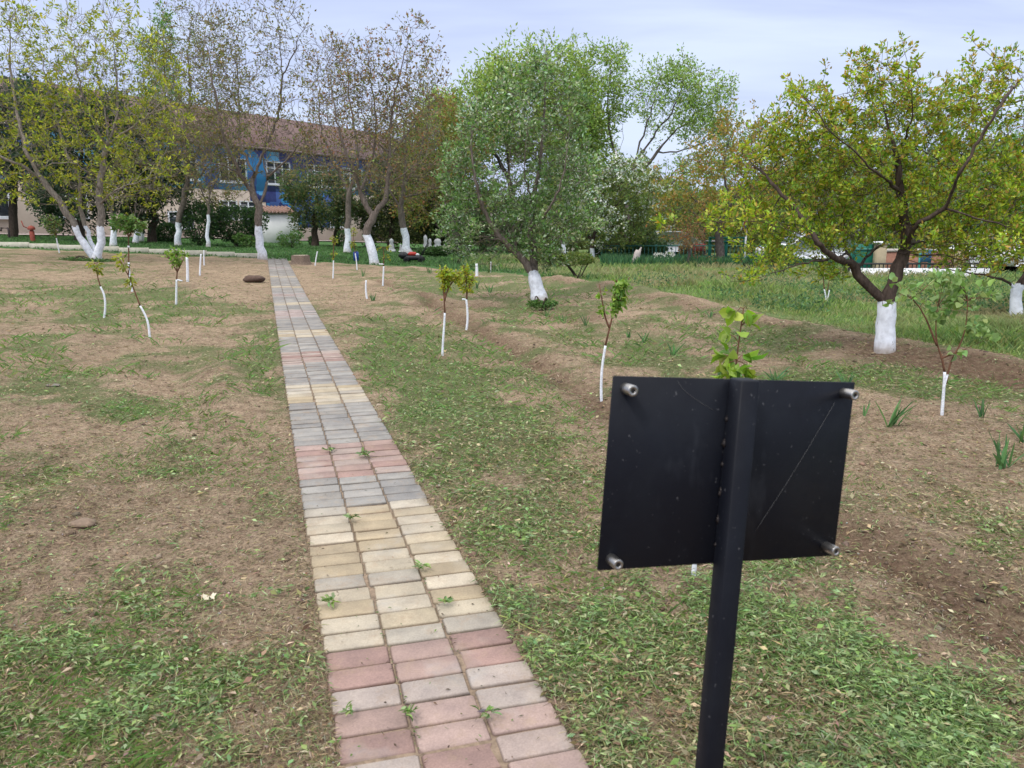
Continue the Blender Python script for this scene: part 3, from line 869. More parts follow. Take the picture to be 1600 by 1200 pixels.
# --- left three-stemmed tree
b = base_at(150, 407); Y = b[1]
tree('walnut_tree', 'pale barked tree on three white painted stems in a low grass tuft', 'tree', b, Y,
     [[(150, 405, 0), (157, 385), (157, 345), (155, 300), (160, 260), (168, 226)],
      [(148, 406), (130, 380, -.1), (112, 345, -.2), (92, 310, -.3), (62, 278, -.4), (42, 235, -.6), (18, 180, -.8)],
      [(150, 403), (140, 372, .3), (130, 345, .4), (122, 320, .5), (126, 290, .5), (118, 262, .5), (100, 230, .6)],
      [(166, 228), (150, 200, -.3), (128, 150, -.6), (118, 100, -.9), (112, 50, -1)], [(168, 226), (165, 180, .3), (152, 120, .6), (148, 60, .8)],
      [(168, 226), (184, 190), (182, 120), (176, 40)], [(170, 226), (205, 200, -.5), (232, 180, -.9), (262, 150, -1.2)], [(168, 226), (200, 215, .8), (225, 170, 1.2), (222, 90, 1.5)],
      [(62, 278, -.4), (25, 255, -.9), (-15, 240, -1.2), (-60, 200, -1.3)], [(100, 230, .6), (85, 180, .9), (70, 110, 1.1), (62, 50, 1.3)],
      [(157, 300), (140, 268, -.8), (108, 250, -1.2), (60, 262, -1.4)], [(155, 320), (180, 295, -.9), (215, 285, -1.3), (255, 268, -1.5)],
      [(42, 235, -.6), (25, 180, -.2), (16, 100, 0), (14, 40)]],
     [(175, 90, 55, 95), (120, 120, 55, 95), (225, 140, 55, 90), (30, 120, 55, 115), (-50, 160, 60, 110), (165, 190, 110, 80), (60, 230, 90, 70), (215, 250, 75, 55), (0, 290, 70, 35), (95, 290, 80, 35), (270, 190, 35, 60), (150, 300, 90, 35), (230, 310, 40, 25)],
     R=0.17, paint=0.95, bark=BARK_PALE, D=0.17, natt=3000, di=2.2, dk=0.24, r_tip=0.006, per=9, L=0.115, W=0.045, cols=YG, spread=0.06, thresh=1.8, up=0.12, seed=11, flare=.2, outward=0.7, drop=.33)
# --- second row of trees with whitewashed feet
b = base_at(279, 384); Y = b[1]
tree('apricot_tree', 'olive leaved tree with a short straight white foot beside the round clipped bush', 'tree', b, Y,
     [[(279, 384), (278, 350), (288, 310), (294, 270), (290, 230), (286, 190)], [(290, 300), (318, 270, -.5), (335, 240, -.8), (345, 180, -1)], [(290, 250), (265, 215, .4), (248, 160, .7)],
      [(288, 210), (300, 150), (292, 80), (300, 30)], [(292, 270), (258, 262, -.8), (232, 256, -1)]],
     [(290, 90, 60, 80), (300, 190, 80, 70), (260, 260, 70, 50), (330, 270, 60, 50), (355, 140, 35, 90)],
     R=0.135, paint=0.95, bark=BARK_GREY, D=0.2, natt=1500, di=2.6, dk=0.34, r_tip=0.008, per=7, L=0.10, W=0.055, cols=OL + [(.16, .2, .05)], spread=0.14, thresh=2, up=.05, seed=12, drop=.2, twigs=1.1)
b = base_at(410, 405); Y = b[1]
tree('walnut_tree', 'tall sparse tree with leaning white foot at the far end of the path', 'tree', b, Y,
     [[(411, 404), (404, 370), (403, 345), (405, 322)], [(404, 322), (392, 300), (382, 285), (375, 270, -.3), (340, 255, -.8), (310, 258, -1)], [(405, 322), (414, 300), (418, 275, .3), (410, 245, .5), (420, 200, .8), (416, 150, .9)],
      [(393, 302), (398, 270, .4), (412, 235, .6), (434, 190, .8), (442, 120, .8), (436, 60, .8), (430, 15, .8)],
      [(376, 270, -.3), (352, 225, -.5), (340, 170, -.6), (330, 110, -.7), (318, 45)], [(398, 270), (372, 225, .8), (375, 140, 1), (365, 60, 1.1)], [(418, 275), (450, 250, -.6), (470, 220, -.8), (485, 205)],
      [(442, 120, .8), (460, 80, .4), (474, 45, .2)]],
     [(440, 90, 40, 90), (470, 60, 12, 40), (345, 110, 45, 110), (385, 100, 35, 90), (390, 200, 90, 60), (440, 230, 60, 60), (320, 220, 60, 60), (350, 290, 60, 30)],
     R=0.14, paint=1.05, bark=BARK_GREY, D=0.19, natt=1900, di=2.6, dk=0.32, r_tip=0.007, per=5, L=0.105, W=0.05, cols=OL + BR, spread=0.12, thresh=1.5, up=.06, seed=13, drop=.3, wob=.3, twigs=1.15)
b = base_at(543, 395); Y = b[1]
tree('walnut_tree', 'bare looking tree with an upright white foot behind the row of young stems', 'tree', b, Y,
     [[(543, 394), (544, 360), (543, 330), (545, 300)], [(545, 300), (530, 270), (515, 240, -.4), (500, 200, -.5), (497, 120)], [(545, 300), (560, 260), (555, 210), (545, 150), (540, 80)], [(545, 305), (580, 280), (600, 240)]],
     [(520, 140, 45, 75), (560, 200, 60, 60), (500, 230, 45, 50), (540, 280, 60, 35), (590, 250, 50, 50)],
     R=0.14, paint=1.0, bark=BARK_GREY, D=0.22, natt=1200, di=2.8, dk=0.38, r_tip=0.008, per=5, L=0.115, W=0.055, cols=BR + [(.13, .15, .05)], spread=0.13, thresh=1.5, up=.05, seed=14, drop=.3, wob=.3, twigs=1.1)
b = base_at(586, 413); Y = b[1]
tree('walnut_tree', 'brown leaved tree forking above its leaning white foot, right of the blue container', 'tree', b, Y,
     [[(587, 412), (580, 385), (573, 368), (576, 350), (583, 337)], [(582, 338), (572, 320), (562, 300), (556, 270, -.4), (535, 230, -.7), (520, 160, -.8), (515, 90)], [(583, 337), (600, 318), (606, 290), (608, 240), (612, 170), (625, 110), (640, 60)],
      [(606, 290), (625, 275, -.6), (655, 255, -1), (680, 230, -1.2)], [(562, 300), (580, 260, .6), (590, 200, .8), (580, 130, 1), (575, 85)], [(608, 240), (580, 215, -.6), (560, 160, -.8)],
      [(608, 245), (640, 205, .5), (665, 160, .8), (690, 100, 1)], [(556, 270), (520, 262, -.4), (492, 250, -.6)]],
     [(520, 110, 35, 55), (570, 120, 40, 60), (620, 100, 45, 55), (655, 70, 20, 40), (560, 180, 80, 60), (640, 180, 55, 60), (590, 250, 90, 50), (680, 130, 22, 45), (510, 230, 40, 50), (650, 270, 50, 40)],
     R=0.145, paint=0.95, bark=BARK_GREY, D=0.16, natt=2100, di=2.2, dk=0.27, r_tip=0.006, per=6, L=0.105, W=0.055, cols=BR + [(.10, .075, .05), (.22, .12, .07)], spread=0.12, thresh=1.5, up=.06, seed=15, drop=.3, wob=.32, twigs=1.15)
b = base_at(637, 396); Y = b[1]
tree('walnut_tree', 'twiggy tree with a flared white foot leaning left behind the lawn mower', 'tree', b, Y,
     [[(640, 394), (633, 365), (628, 345), (626, 320), (630, 290)], [(628, 330), (610, 300), (600, 270, .8), (590, 230)], [(630, 290), (650, 260), (665, 210), (670, 160)], [(628, 310), (660, 300), (690, 290)], [(630, 290), (635, 240), (630, 180)]],
     [(640, 220, 60, 70), (680, 270, 50, 50), (610, 290, 50, 45), (655, 310, 55, 35), (650, 160, 35, 50)],
     R=0.17, paint=1.1, bark=BARK_GREY, D=0.22, natt=1300, di=2.8, dk=0.36, r_tip=0.008, per=6, L=0.12, W=0.06, cols=[(.12, .13, .04), (.15, .16, .05), (.10, .11, .04), (.20, .12, .06)], spread=0.16, thresh=1.7, seed=16, drop=.2, wob=.3, flare=.8)
b = base_at(325, 386); Y = b[1]
tree('young_tree', 'slim tree with a thin white foot between two dark green bushes', 'tree', b, Y,
     [[(326, 386), (325, 350), (326, 310), (330, 270)], [(326, 320), (310, 290), (300, 260)], [(327, 300), (345, 270), (350, 240)]],
     [(325, 250, 35, 60), (310, 290, 30, 30), (345, 280, 25, 30)],
     R=0.08, paint=1.3, bark=BARK_GREY, D=0.2, natt=400, di=2.5, dk=0.35, r_tip=0.007, per=6, L=0.10, W=0.05, cols=BR + OL, spread=0.12, thresh=2, seed=17, drop=.3)
# --- small leaved dense tree in the middle of the garden
b = base_at(845, 469); Y = b[1]
tree('pear_tree', 'dense small leaved silvery green tree leaning left from a white painted foot', 'tree', b, Y,
     [[(848, 468), (836, 440), (826, 415), (808, 396), (788, 378)], [(833, 432), (834, 400, .1), (828, 370, .2), (832, 320, .2), (850, 220, .2), (852, 120, .2)], [(788, 378), (765, 350), (745, 300, -.2), (735, 230, -.2), (740, 180)],
      [(808, 396), (800, 350, .5), (795, 280, .7), (800, 200, .8), (808, 130, .8)], [(832, 360), (865, 320, -.5), (885, 260, -.7), (890, 190, -.7)], [(788, 378), (770, 372, -.6), (740, 365, -.9), (715, 345, -1)], [(830, 380), (870, 365, .4), (905, 350, .5)],
      [(832, 320), (815, 250, -.9), (835, 170, -1.1)]],
     [(855, 125, 32, 48), (805, 165, 38, 46), (880, 175, 38, 48), (755, 205, 42, 42), (840, 230, 60, 50), (725, 255, 30, 34), (735, 300, 40, 42), (885, 270, 48, 50), (800, 300, 60, 45), (815, 360, 70, 35), (720, 355, 34, 42), (890, 345, 42, 42), (760, 398, 42, 20), (845, 400, 40, 20), (700, 262, 16, 22)],
     R=0.125, paint=0.52, bark=BARK_GREY, D=0.10, natt=5200, di=1.6, dk=0.125, r_tip=0.003, per=8, L=0.07, W=0.034, cols=[(.16, .235, .09), (.24, .31, .16), (.11, .18, .055), (.42, .47, .35), (.16, .27, .07), (.06, .10, .035)],
     spread=0.06, thresh=2.5, drop=.15, clump=(.9, -.22), seed=18, dr=.95, up=.05, outward=.9, colnoise=(1.2, (.11, .22, .06), .35), var=.25)
# --- big apricot tree right of the sign
b = base_at(1383, 547); Y = b[1]
tree('apricot_tree', 'spreading dark limbed tree on a short thick white trunk', 'tree', b, Y,
     [[(1383, 546), (1385, 510), (1386, 488), (1384, 470)], [(1384, 472), (1368, 458), (1352, 440), (1336, 425), (1334, 412), (1322, 408, -.1), (1303, 405, -.3), (1280, 380, -.5), (1235, 360, -.7), (1180, 345, -.8), (1110, 345, -.8), (1040, 358, -.8)],
      [(1385, 470), (1392, 450), (1400, 425), (1412, 400), (1420, 380), (1412, 345), (1408, 300), (1402, 240), (1380, 180, .2), (1372, 120, .4)],
      [(1336, 422), (1355, 398, .3), (1380, 380, .5), (1400, 360, .8), (1470, 340, 1)], [(1412, 390), (1430, 350, -.4), (1460, 335, -.5), (1480, 325, -.6), (1484, 305, -.7), (1500, 270, -.9), (1530, 220, -.9), (1570, 150, -.9), (1600, 120)],
      [(1480, 325, -.6), (1520, 340, -.8), (1560, 350, -.9), (1600, 370, -1)], [(1280, 380, -.5), (1240, 320, -.3), (1200, 280, -.2), (1170, 250)], [(1403, 250), (1440, 220, .5), (1480, 180, .6), (1530, 160, .6), (1600, 160, .6), (1640, 150)],
      [(1408, 300), (1370, 270, -.5), (1330, 235, -.7), (1290, 200, -.8), (1255, 150, -.8)], [(1402, 240), (1430, 180, -.5), (1420, 110, -.6)], [(1410, 400), (1450, 385, -.7), (1520, 380, -1), (1570, 400, -1.1)],
      [(1334, 412), (1318, 380, .4), (1320, 330, .6), (1310, 260, .7)], [(1303, 405, -.3), (1250, 410, -.5), (1200, 430, -.6), (1160, 440, -.7)]],
     [(1380, 130, 60, 40), (1270, 160, 35, 35), (1330, 190, 80, 45), (1450, 190, 80, 50), (1555, 145, 45, 45), (1600, 195, 50, 50), (1527, 85, 10, 18), (1250, 230, 70, 50), (1190, 250, 45, 45), (1350, 280, 110, 60), (1480, 280, 90, 60), (1230, 320, 80, 50), (1160, 340, 40, 45),
      (1560, 300, 70, 60), (1310, 370, 80, 40), (1430, 350, 80, 40), (1540, 380, 80, 40), (1200, 400, 50, 35), (1170, 440, 22, 14, -.5), (1290, 425, 45, 20), (1480, 410, 50, 18), (1610, 380, 50, 40), (1095, 345, 12, 8, -.5)],
     R=0.105, paint=0.53, bark=BARK_DARK, D=0.085, natt=5200, di=1.3, dk=0.115, r_tip=0.0028, per=12, L=0.046, W=0.024, cols=[(.27, .33, .035), (.19, .28, .035), (.33, .37, .055), (.12, .20, .03)],
     spread=0.042, drop=.12, thresh=2.4, seed=19, dr=.8, up=.04, outward=.9, top=([(.40, .28, .07), (.38, .30, .06)], .28), flare=.12, colnoise=(.8, (.12, .2, .03), .3))
# second tree at the right edge
b = base_at(1588, 496); Y = b[1]
tree('apricot_tree', 'orange tinted tree on a slim clean white trunk, cut by the right edge', 'tree', b, Y,
     [[(1588, 495), (1586, 460), (1590, 448), (1605, 430)], [(1588, 450), (1575, 440), (1550, 432), (1500, 425, .3), (1450, 415, .5)], [(1605, 430), (1640, 400), (1660, 340), (1650, 270)], [(1605, 430), (1600, 380), (1590, 330), (1570, 280)]],
     [(1560, 400, 70, 35), (1600, 330, 70, 60), (1500, 400, 50, 25), (1660, 300, 70, 80), (1640, 400, 60, 40)],
     R=0.085, paint=0.50, bark=BARK_DARK, D=0.12, natt=1300, di=1.6, dk=0.19, r_tip=0.004, per=7, L=0.07, W=0.045, cols=[(.18, .19, .045), (.22, .17, .05), (.14, .16, .035), (.24, .15, .05)], spread=0.08, thresh=2.2, seed=20)
# blossoming tree
b = base_at(926, 407); Y = b[1]
tree('cherry_tree', 'round tree carrying white blossom over its right side, behind the silvery green tree', 'tree', b, Y,
     [[(924, 406), (926, 380), (932, 350), (950, 320)], [(926, 380), (905, 345), (895, 310)], [(932, 350), (965, 320), (990, 290)], [(930, 360), (970, 350), (1000, 345)]],
     [(970, 290, 48, 42), (1000, 330, 38, 48), (940, 320, 45, 55), (900, 300, 35, 50), (960, 365, 55, 28), (880, 360, 30, 30)],
     R=0.10, paint=0.5, bark=BARK_DARK, D=0.26, natt=1900, di=3, dk=0.34, r_tip=0.008, per=11, L=0.12, W=0.07, cols=[(.13, .18, .06), (.18, .21, .06), (.10, .15, .045)], spread=0.11, thresh=3, seed=21,
     extra=((2.2, 0.0), [(.66, .71, .66), (.52, .60, .50)], 0.11, 0.09, 7))
b = base_at(881, 418); Y = b[1]
tree('young_tree', 'thin trunk with broken white blotches among low green shoots left of the blossoming tree', 'tree', b, Y,
     [[(881, 418), (882, 400), (880, 380), (884, 350)], [(880, 385), (870, 360), (860, 330)]], [(880, 340, 35, 35), (860, 370, 20, 20)],
     R=0.07, paint=0.75, bark=BARK_PALE, D=0.15, natt=350, di=1.8, dk=0.25, r_tip=0.006, per=7, L=0.07, W=0.045, cols=[(.13, .18, .05), (.17, .21, .06)], spread=0.12, thresh=3, seed=22)
# orange tinted tree behind
for (nm, lab, ub, vb, Yb, limbs, bl, R_, cols, kw) in [
    ('apricot_tree', 'orange and yellow leaved tree behind the green frame, branching low', 1128, 408, 30, [[(1128, 405), (1122, 370), (1126, 340), (1135, 300)], [(1124, 350), (1095, 320), (1070, 300)], [(1126, 345), (1155, 300), (1170, 250)], [(1135, 300), (1130, 260), (1140, 215)]],
     [(1130, 250, 50, 60), (1170, 220, 45, 40), (1080, 300, 50, 45), (1140, 320, 60, 50), (1055, 340, 35, 40), (1190, 280, 50, 60)], .18, [(.24, .19, .05), (.20, .19, .045), (.28, .16, .06), (.15, .17, .04)], dict(natt=1500, per=7, L=.12, W=.075, D=.24, thresh=2.2)),
    ('cherry_plum_tree', 'low bush like tree with dull red leaves in front of the parked silver car', 1078, 408, 28, [[(1078, 407), (1077, 395), (1080, 380)], [(1077, 395), (1066, 375)], [(1078, 390), (1092, 375)]],
     [(1080, 372, 24, 26), (1068, 385, 16, 18), (1092, 385, 14, 16)], .06, [(.20, .09, .05), (.15, .10, .05), (.17, .13, .05)], dict(natt=400, per=7, L=.09, W=.05, D=.2, thresh=3)),
    ('willow_tree', 'tall bright green willow behind the silvery tree, two domed lobes of crown', 800, 400, 46, [[(800, 400), (800, 330), (795, 260), (790, 200)], [(796, 280), (760, 220), (735, 160)], [(792, 220), (830, 150), (840, 90)], [(798, 300), (850, 240), (880, 150)]],
     [(738, 158, 36, 38), (700, 205, 46, 52), (820, 125, 60, 42), (875, 135, 45, 50), (790, 190, 80, 70), (690, 290, 55, 70), (880, 220, 60, 80), (660, 250, 35, 50)], .25, [(.20, .27, .065), (.26, .34, .09), (.15, .21, .055), (.30, .37, .12)], dict(natt=4800, per=18, L=.22, W=.10, D=.42, thresh=5, spread=.5, r_tip=.012)),
    ('willow_tree', 'dark limbed willow with a narrow upright crown between two wider willows', 985, 392, 44, [[(975, 392), (975, 330), (968, 290), (962, 250), (958, 220)], [(960, 240), (948, 180), (953, 110), (955, 80)], [(962, 250), (972, 225), (973, 205)], [(968, 290), (930, 250), (905, 215), (895, 150)], [(970, 300), (920, 270), (885, 250)]],
     [(955, 115, 28, 50), (945, 170, 35, 40), (910, 180, 40, 60), (905, 250, 45, 40), (935, 130, 25, 50), (880, 290, 40, 40)], .19, [(.19, .27, .06), (.24, .32, .09), (.14, .20, .05)], dict(natt=2800, per=10, L=.18, W=.09, D=.36, thresh=4, spread=.36, r_tip=.010)),
    ('willow_tree', 'wide fan shaped willow with bare dark limbs showing under a pale green rim', 985, 395, 42, [[(982, 395), (980, 340), (982, 300), (985, 272)], [(983, 290), (990, 258), (1003, 215), (1020, 170), (1030, 120)], [(985, 275), (1005, 235), (1035, 195), (1058, 165), (1070, 120)], [(988, 280), (1025, 240), (1060, 200), (1105, 165)],
      [(982, 330), (1030, 305), (1045, 275), (1080, 250), (1125, 230)], [(1035, 300), (1065, 272), (1110, 255), (1150, 250)], [(1025, 240), (1075, 235), (1130, 205)]],
     [(1045, 128, 38, 26), (1070, 150, 50, 45), (1020, 160, 25, 45), (1110, 165, 35, 40), (1120, 215, 30, 35), (1090, 195, 45, 30), (1100, 260, 50, 25), (1025, 205, 20, 25)], .24, [(.20, .28, .075), (.25, .34, .11), (.15, .21, .055)], dict(natt=3600, per=10, L=.17, W=.085, D=.36, thresh=4, spread=.36, r_tip=.010)),
    ('maple_tree', 'yellow green tree with reddish sprays between the walnut trees and the willow', 715, 395, 40, [[(715, 395), (712, 350), (705, 300), (690, 240)], [(706, 310), (730, 270), (735, 220)], [(705, 300), (670, 270), (655, 230)]],
     [(690, 200, 40, 45), (660, 240, 40, 50), (725, 250, 35, 60), (690, 300, 50, 50), (650, 320, 40, 40)], .22, [(.19, .19, .045), (.15, .18, .045), (.24, .14, .06), (.12, .16, .04)], dict(natt=2400, per=12, L=.18, W=.09, D=.36, thresh=3, spread=.35)),
    ('willow_tree', 'light green tree mass right of the fan shaped willow, low behind the blossom', 1010, 398, 52, [[(1010, 398), (1010, 340), (1005, 290)], [(1008, 340), (970, 310)], [(1009, 345), (1050, 310)]],
     [(1000, 320, 60, 35), (950, 340, 50, 40), (1060, 320, 50, 35), (1000, 365, 90, 25), (920, 300, 30, 40)], .2, [(.15, .20, .05), (.18, .23, .06), (.12, .16, .045)], dict(natt=1500, per=10, L=.22, W=.11, D=.45, thresh=4, spread=.4, r_tip=.012)),
    ('poplar_tree', 'narrow green poplar rising straight above the tiled roof', 256, 392, 75, [[(256, 390), (256, 300), (256, 200), (255, 100), (256, 30)]],
     [(256, 45, 13, 32), (250, 85, 17, 35), (262, 90, 14, 30), (245, 120, 24, 30), (265, 130, 15, 30), (255, 180, 26, 60)], .4, [(.12, .20, .055), (.16, .25, .075), (.09, .16, .045)], dict(natt=900, per=12, L=.27, W=.14, D=.6, thresh=4, spread=.5, r_tip=.02, up=.5)),
    ('willow_tree', 'pale hazy green tree top showing behind the big dark limbed tree', 1430, 400, 48, [[(1430, 400), (1430, 330), (1425, 260), (1430, 200)], [(1427, 280), (1460, 220)], [(1428, 290), (1390, 220)]],
     [(1430, 180, 60, 45), (1400, 230, 60, 50), (1470, 220, 60, 60), (1430, 300, 70, 60), (1340, 240, 50, 60)], .35, [(.17, .25, .11), (.20, .28, .13), (.12, .19, .07)], dict(natt=1400, per=7, L=.19, W=.09, D=.42, thresh=2.2, spread=.32, r_tip=.012)),
    ('willow_tree', 'feathery pale green tree far behind at the right side of the garden', 1570, 400, 52, [[(1570, 400), (1570, 330), (1565, 260)], [(1568, 300), (1590, 240)]],
     [(1565, 270, 45, 50), (1590, 230, 40, 40), (1530, 310, 50, 50), (1610, 310, 50, 60)], .3, [(.14, .24, .11), (.18, .28, .14)], dict(natt=1000, per=8, L=.21, W=.09, D=.45, thresh=2.5, spread=.35, r_tip=.012)),
    ('willow_tree', 'light green tree crown low behind the orange leaved tree', 1205, 400, 50, [[(1205, 400), (1205, 330), (1200, 260)], [(1203, 300), (1180, 240)]],
     [(1190, 215, 35, 25), (1165, 235, 40, 35), (1220, 260, 50, 50), (1150, 290, 50, 50)], .3, [(.16, .24, .08), (.13, .20, .06)], dict(natt=900, per=8, L=.2, W=.1, D=.45, thresh=2.5, spread=.35, r_tip=.012)),
    ('elm_tree', 'dark greyish green tree behind the parked white cars', 1350, 405, 44, [[(1350, 405), (1348, 350), (1345, 300)], [(1347, 330), (1310, 290)], [(1347, 340), (1390, 300)]],
     [(1345, 310, 60, 50), (1300, 340, 50, 40), (1400, 330, 50, 50), (1350, 370, 70, 25)], .25, [(.10, .13, .05), (.13, .15, .06), (.15, .13, .07)], dict(natt=1300, per=8, L=.16, W=.09, D=.4, thresh=2.5, spread=.3)),
    ('elm_tree', 'thin greyish tree behind the garden wall at the right', 1490, 405, 42, [[(1490, 405), (1488, 350), (1490, 290)], [(1488, 340), (1460, 300)], [(1489, 340), (1530, 300)]],
     [(1490, 310, 60, 60), (1450, 340, 50, 40), (1540, 340, 50, 40)], .22, [(.11, .12, .06), (.14, .14, .06)], dict(natt=1000, per=5, L=.15, W=.08, D=.4, thresh=2, spread=.3)),
    ('elm_tree', 'yellow green tree at the far end of the garden behind the red panel', 1100, 398, 50, [[(1100, 398), (1098, 360), (1100, 320)], [(1098, 350), (1070, 320)], [(1099, 350), (1130, 330)]],
     [(1090, 350, 60, 30), (1040, 350, 40, 30), (1150, 350, 60, 30), (1020, 310, 30, 30), (1200, 350, 60, 35)], .25, [(.18, .20, .05), (.14, .18, .05), (.20, .17, .06)], dict(natt=1300, per=9, L=.2, W=.1, D=.42, thresh=3, spread=.35)),
]:
    bb = P(ub, vb, Yb); zb = gz(bb[0], Yb)
    tree(nm, lab, 'tree', A([bb[0], Yb, zb]), Yb, limbs, bl, R=R_, paint=0.001, bark=BARK_FAR, cols=cols, di=None, dk=None, seed=int(ub), flare=.2, **kw)
# dark evergreens and dense trees on the left, behind the whitewashed trees
DG = [(.030, .055, .028), (.045, .075, .035), (.022, .040, .022)]
for (nm, lab, ub, Yb, bl, cols, kw) in [
    ('spruce_tree', 'dark evergreen with drooping boughs behind the three stemmed tree', 125, 33, [(125, 250, 50, 60), (90, 190, 50, 45), (170, 200, 45, 40), (110, 310, 60, 45), (140, 200, 25, 40), (120, 345, 50, 22)], DG, {}),
    ('spruce_tree', 'dark evergreen standing before the tiled roof, right of the three stemmed tree', 238, 34, [(235, 290, 50, 50), (240, 210, 24, 40), (220, 335, 45, 28), (245, 240, 30, 40)], DG, {}),
    ('spruce_tree', 'dark evergreen at the far left end of the building', 20, 35, [(20, 240, 60, 60), (10, 170, 50, 40), (0, 290, 60, 30), (60, 275, 40, 40)], DG, {}),
    ('evergreen_tree', 'black green rounded evergreen right of the white shed', 527, 44, [(525, 340, 20, 18), (510, 350, 14, 14), (540, 325, 18, 18)], DG, {}),
    ('laurel_tree', 'dark green many stemmed tree with glossy leaves beside the white shed', 492, 42, [(485, 305, 40, 30), (500, 330, 38, 30), (475, 345, 16, 20), (460, 290, 25, 20), (515, 300, 25, 28)], [(.05, .085, .035), (.075, .11, .04), (.12, .12, .05)], {}),
    ('dense_tree', 'dark olive tree closing the view behind the mower, left half', 612, 44, [(600, 330, 50, 40), (630, 365, 60, 20), (590, 360, 30, 24), (620, 290, 50, 40)], [(.055, .075, .03), (.09, .11, .04), (.04, .055, .025)], {}),
    ('dense_tree', 'dark olive tree closing the view behind the mower, right half', 690, 43, [(690, 330, 50, 45), (700, 370, 45, 22), (670, 290, 50, 40), (720, 350, 30, 40)], [(.055, .08, .03), (.09, .12, .04), (.04, .055, .025)], {}),
    ('dense_tree', 'low dark green tree mass behind the leaning silvery tree', 800, 40, [(800, 360, 60, 35), (850, 370, 50, 25), (760, 365, 40, 30)], [(.05, .085, .035), (.08, .12, .045)], {}),
    ('dense_tree', 'dark tree between the blossoming tree and the parked silver car', 985, 34, [(985, 375, 40, 22), (950, 375, 30, 22), (1020, 385, 25, 14)], [(.05, .08, .035), (.08, .11, .04)], {}),
]:
    rng = np.random.default_rng(ub + 3)
    bb = P(ub, 385, Yb); zb = gz(bb[0], Yb)
    vt = min(q[1] for q in bl)
    tree(nm, lab, 'tree', A([bb[0], Yb, zb]), Yb, [[(ub, 388), (ub, 360), (ub + 2, (360 + vt) / 2), (ub, vt)]], bl, R=.2, paint=.001, bark=BARK_DARK,
         D=.32, natt=1500, per=16, L=.19, W=.085, cols=cols, thresh=4, spread=.3, flare=.2, seed=ub)

for u_, v_, Y_, vt, lab in [(211, 381, 33, 300, 'thin young tree with a white foot, right of the three stemmed tree'), (219, 375, 37, 310, 'second thin tree with a white foot, leaning right beside the first'),
                            (176, 377, 30, 290, 'greyish white footed tree close behind the three stemmed tree')]:
    bb = P(u_, v_, Y_); zb = gz(bb[0], Y_)
    tree('young_tree', lab, 'tree', A([bb[0], Y_, zb]), Y_, [[(u_, v_), (u_ + 2, v_ - 25), (u_ - 1, (v_ + vt) / 2), (u_ + 4, vt)], [(u_ + 1, v_ - 35), (u_ + 14, v_ - 60)], [(u_, v_ - 40), (u_ - 12, v_ - 65)]],
         [(u_, vt, 26, 34), (u_ + 8, vt + 30, 22, 20)], R=.12, paint=.75, bark=BARK_GREY, D=.24, natt=500, per=8, L=.11, W=.06, cols=OL + YG, spread=.18, thresh=2.5, seed=int(u_) + 900)
# far wood closing the view, one mass at this distance
rng = np.random.default_rng(777)
n = 52000
xx_ = rng.uniform(-22, 75, n); yy_ = 66 + 10 * rng.random(n)
top_ = (3.4 + 5.2 * fbm(xx_, xx_ * 0, 9, 801, 4) + 1.2 + 2.2 * np.clip((xx_ - 5) / 10, 0, 1)) * np.clip((xx_ + 20) / 10, .5, 1)
zb_ = -1.8
hz_ = zb_ + rng.random(n) ** .8 * np.clip(top_, 1.2, 9) * 1.15
tone = np.clip(fbm(xx_, hz_ * 2 + yy_, 5, 811, 3) * 1.8 + .5, 0, 1)[:, None]
cc_ = pick([(.10, .14, .05), (.14, .18, .06), (.08, .11, .045)], n, .2) * (1 - tone * .4) + A([.20, .19, .06]) * tone * .55
fw = leaves('far_wood', np.c_[xx_, yy_, hz_], rng.normal(size=(n, 3)), .5 * rng.uniform(.6, 1.3, n), .30, cc_, LEAF, origin=(0, 0, 0))
fw['kind'] = 'stuff'
# distant hill ridge
hx_ = np.linspace(-500, 700, 121); V = []; Fc = []
for i, q in enumerate(hx_):
    hh = 11 + 5 * float(fbm(q, 0, 160, 820, 3)) + (2 if q > 0 else -4)
    for yy__, f_ in ((260, 0), (330, .7), (400, 1), (520, .6), (800, 0)): V.append((q, yy__, -3 + (hh + 3) * f_))
for i in range(120):
    for k in range(4): Fc.append((i * 5 + k, i * 5 + 5 + k, i * 5 + 6 + k, i * 5 + 1 + k))
m = MB(); m.add(V, Fc); m.build('hills', mat('wooded_hill', (.07, .10, .07), .95, noise=(.05, .3)), smooth=True, origin=(0, 0, 0), kind='structure')

# ------------------------------------------------------------------ bushes
def bush(name, label, cat, u, v, y, blobs, L, W, cols, n, stems=5, group=None, seed=1, shell=0.5, round_=False):
    global rng
    rng = np.random.default_rng(seed)
    b = P(u, v, y); b[2] = gz(b[0], b[1])
    root = empty(name, tuple(b), 0, label, cat, group)
    B = px_blobs(blobs, y, 0.9)
    p = blob_points(B, n, shell)
    c0 = A([0, 0, 0.0]) + A(b); c0[2] += 0.2
    d = p - c0; d /= np.linalg.norm(d, axis=1, keepdims=True) + 1e-9
    d = d + 0.9 * rng.normal(size=d.shape)
    p[:, 2] = np.maximum(p[:, 2], b[2] + 0.02)
    col = pick(cols, len(p), .2)
    leaves('foliage', p, d, L * (0.6 + .7 * rng.random(len(p))), W * (.6 + .7 * rng.random(len(p))), col, LEAF, root)
    m = MB()
    for k in range(stems):
        t = p[rng.integers(len(p))]
        q = A(b) + A([rng.uniform(-.08, .08), rng.uniform(-.08, .08), -0.05])
        sp = smooth_poly([q, (q + t) / 2 + rng.normal(size=3) * .08 + A([0, 0, .15]), t]); m.tube(sp, np.linspace(.02, .006, len(sp)), 5, cap=False)
    m.build('stem', BARK_DARK, root)
    return root
GB = [(.05, .10, .035), (.08, .14, .045), (.035, .07, .03)]
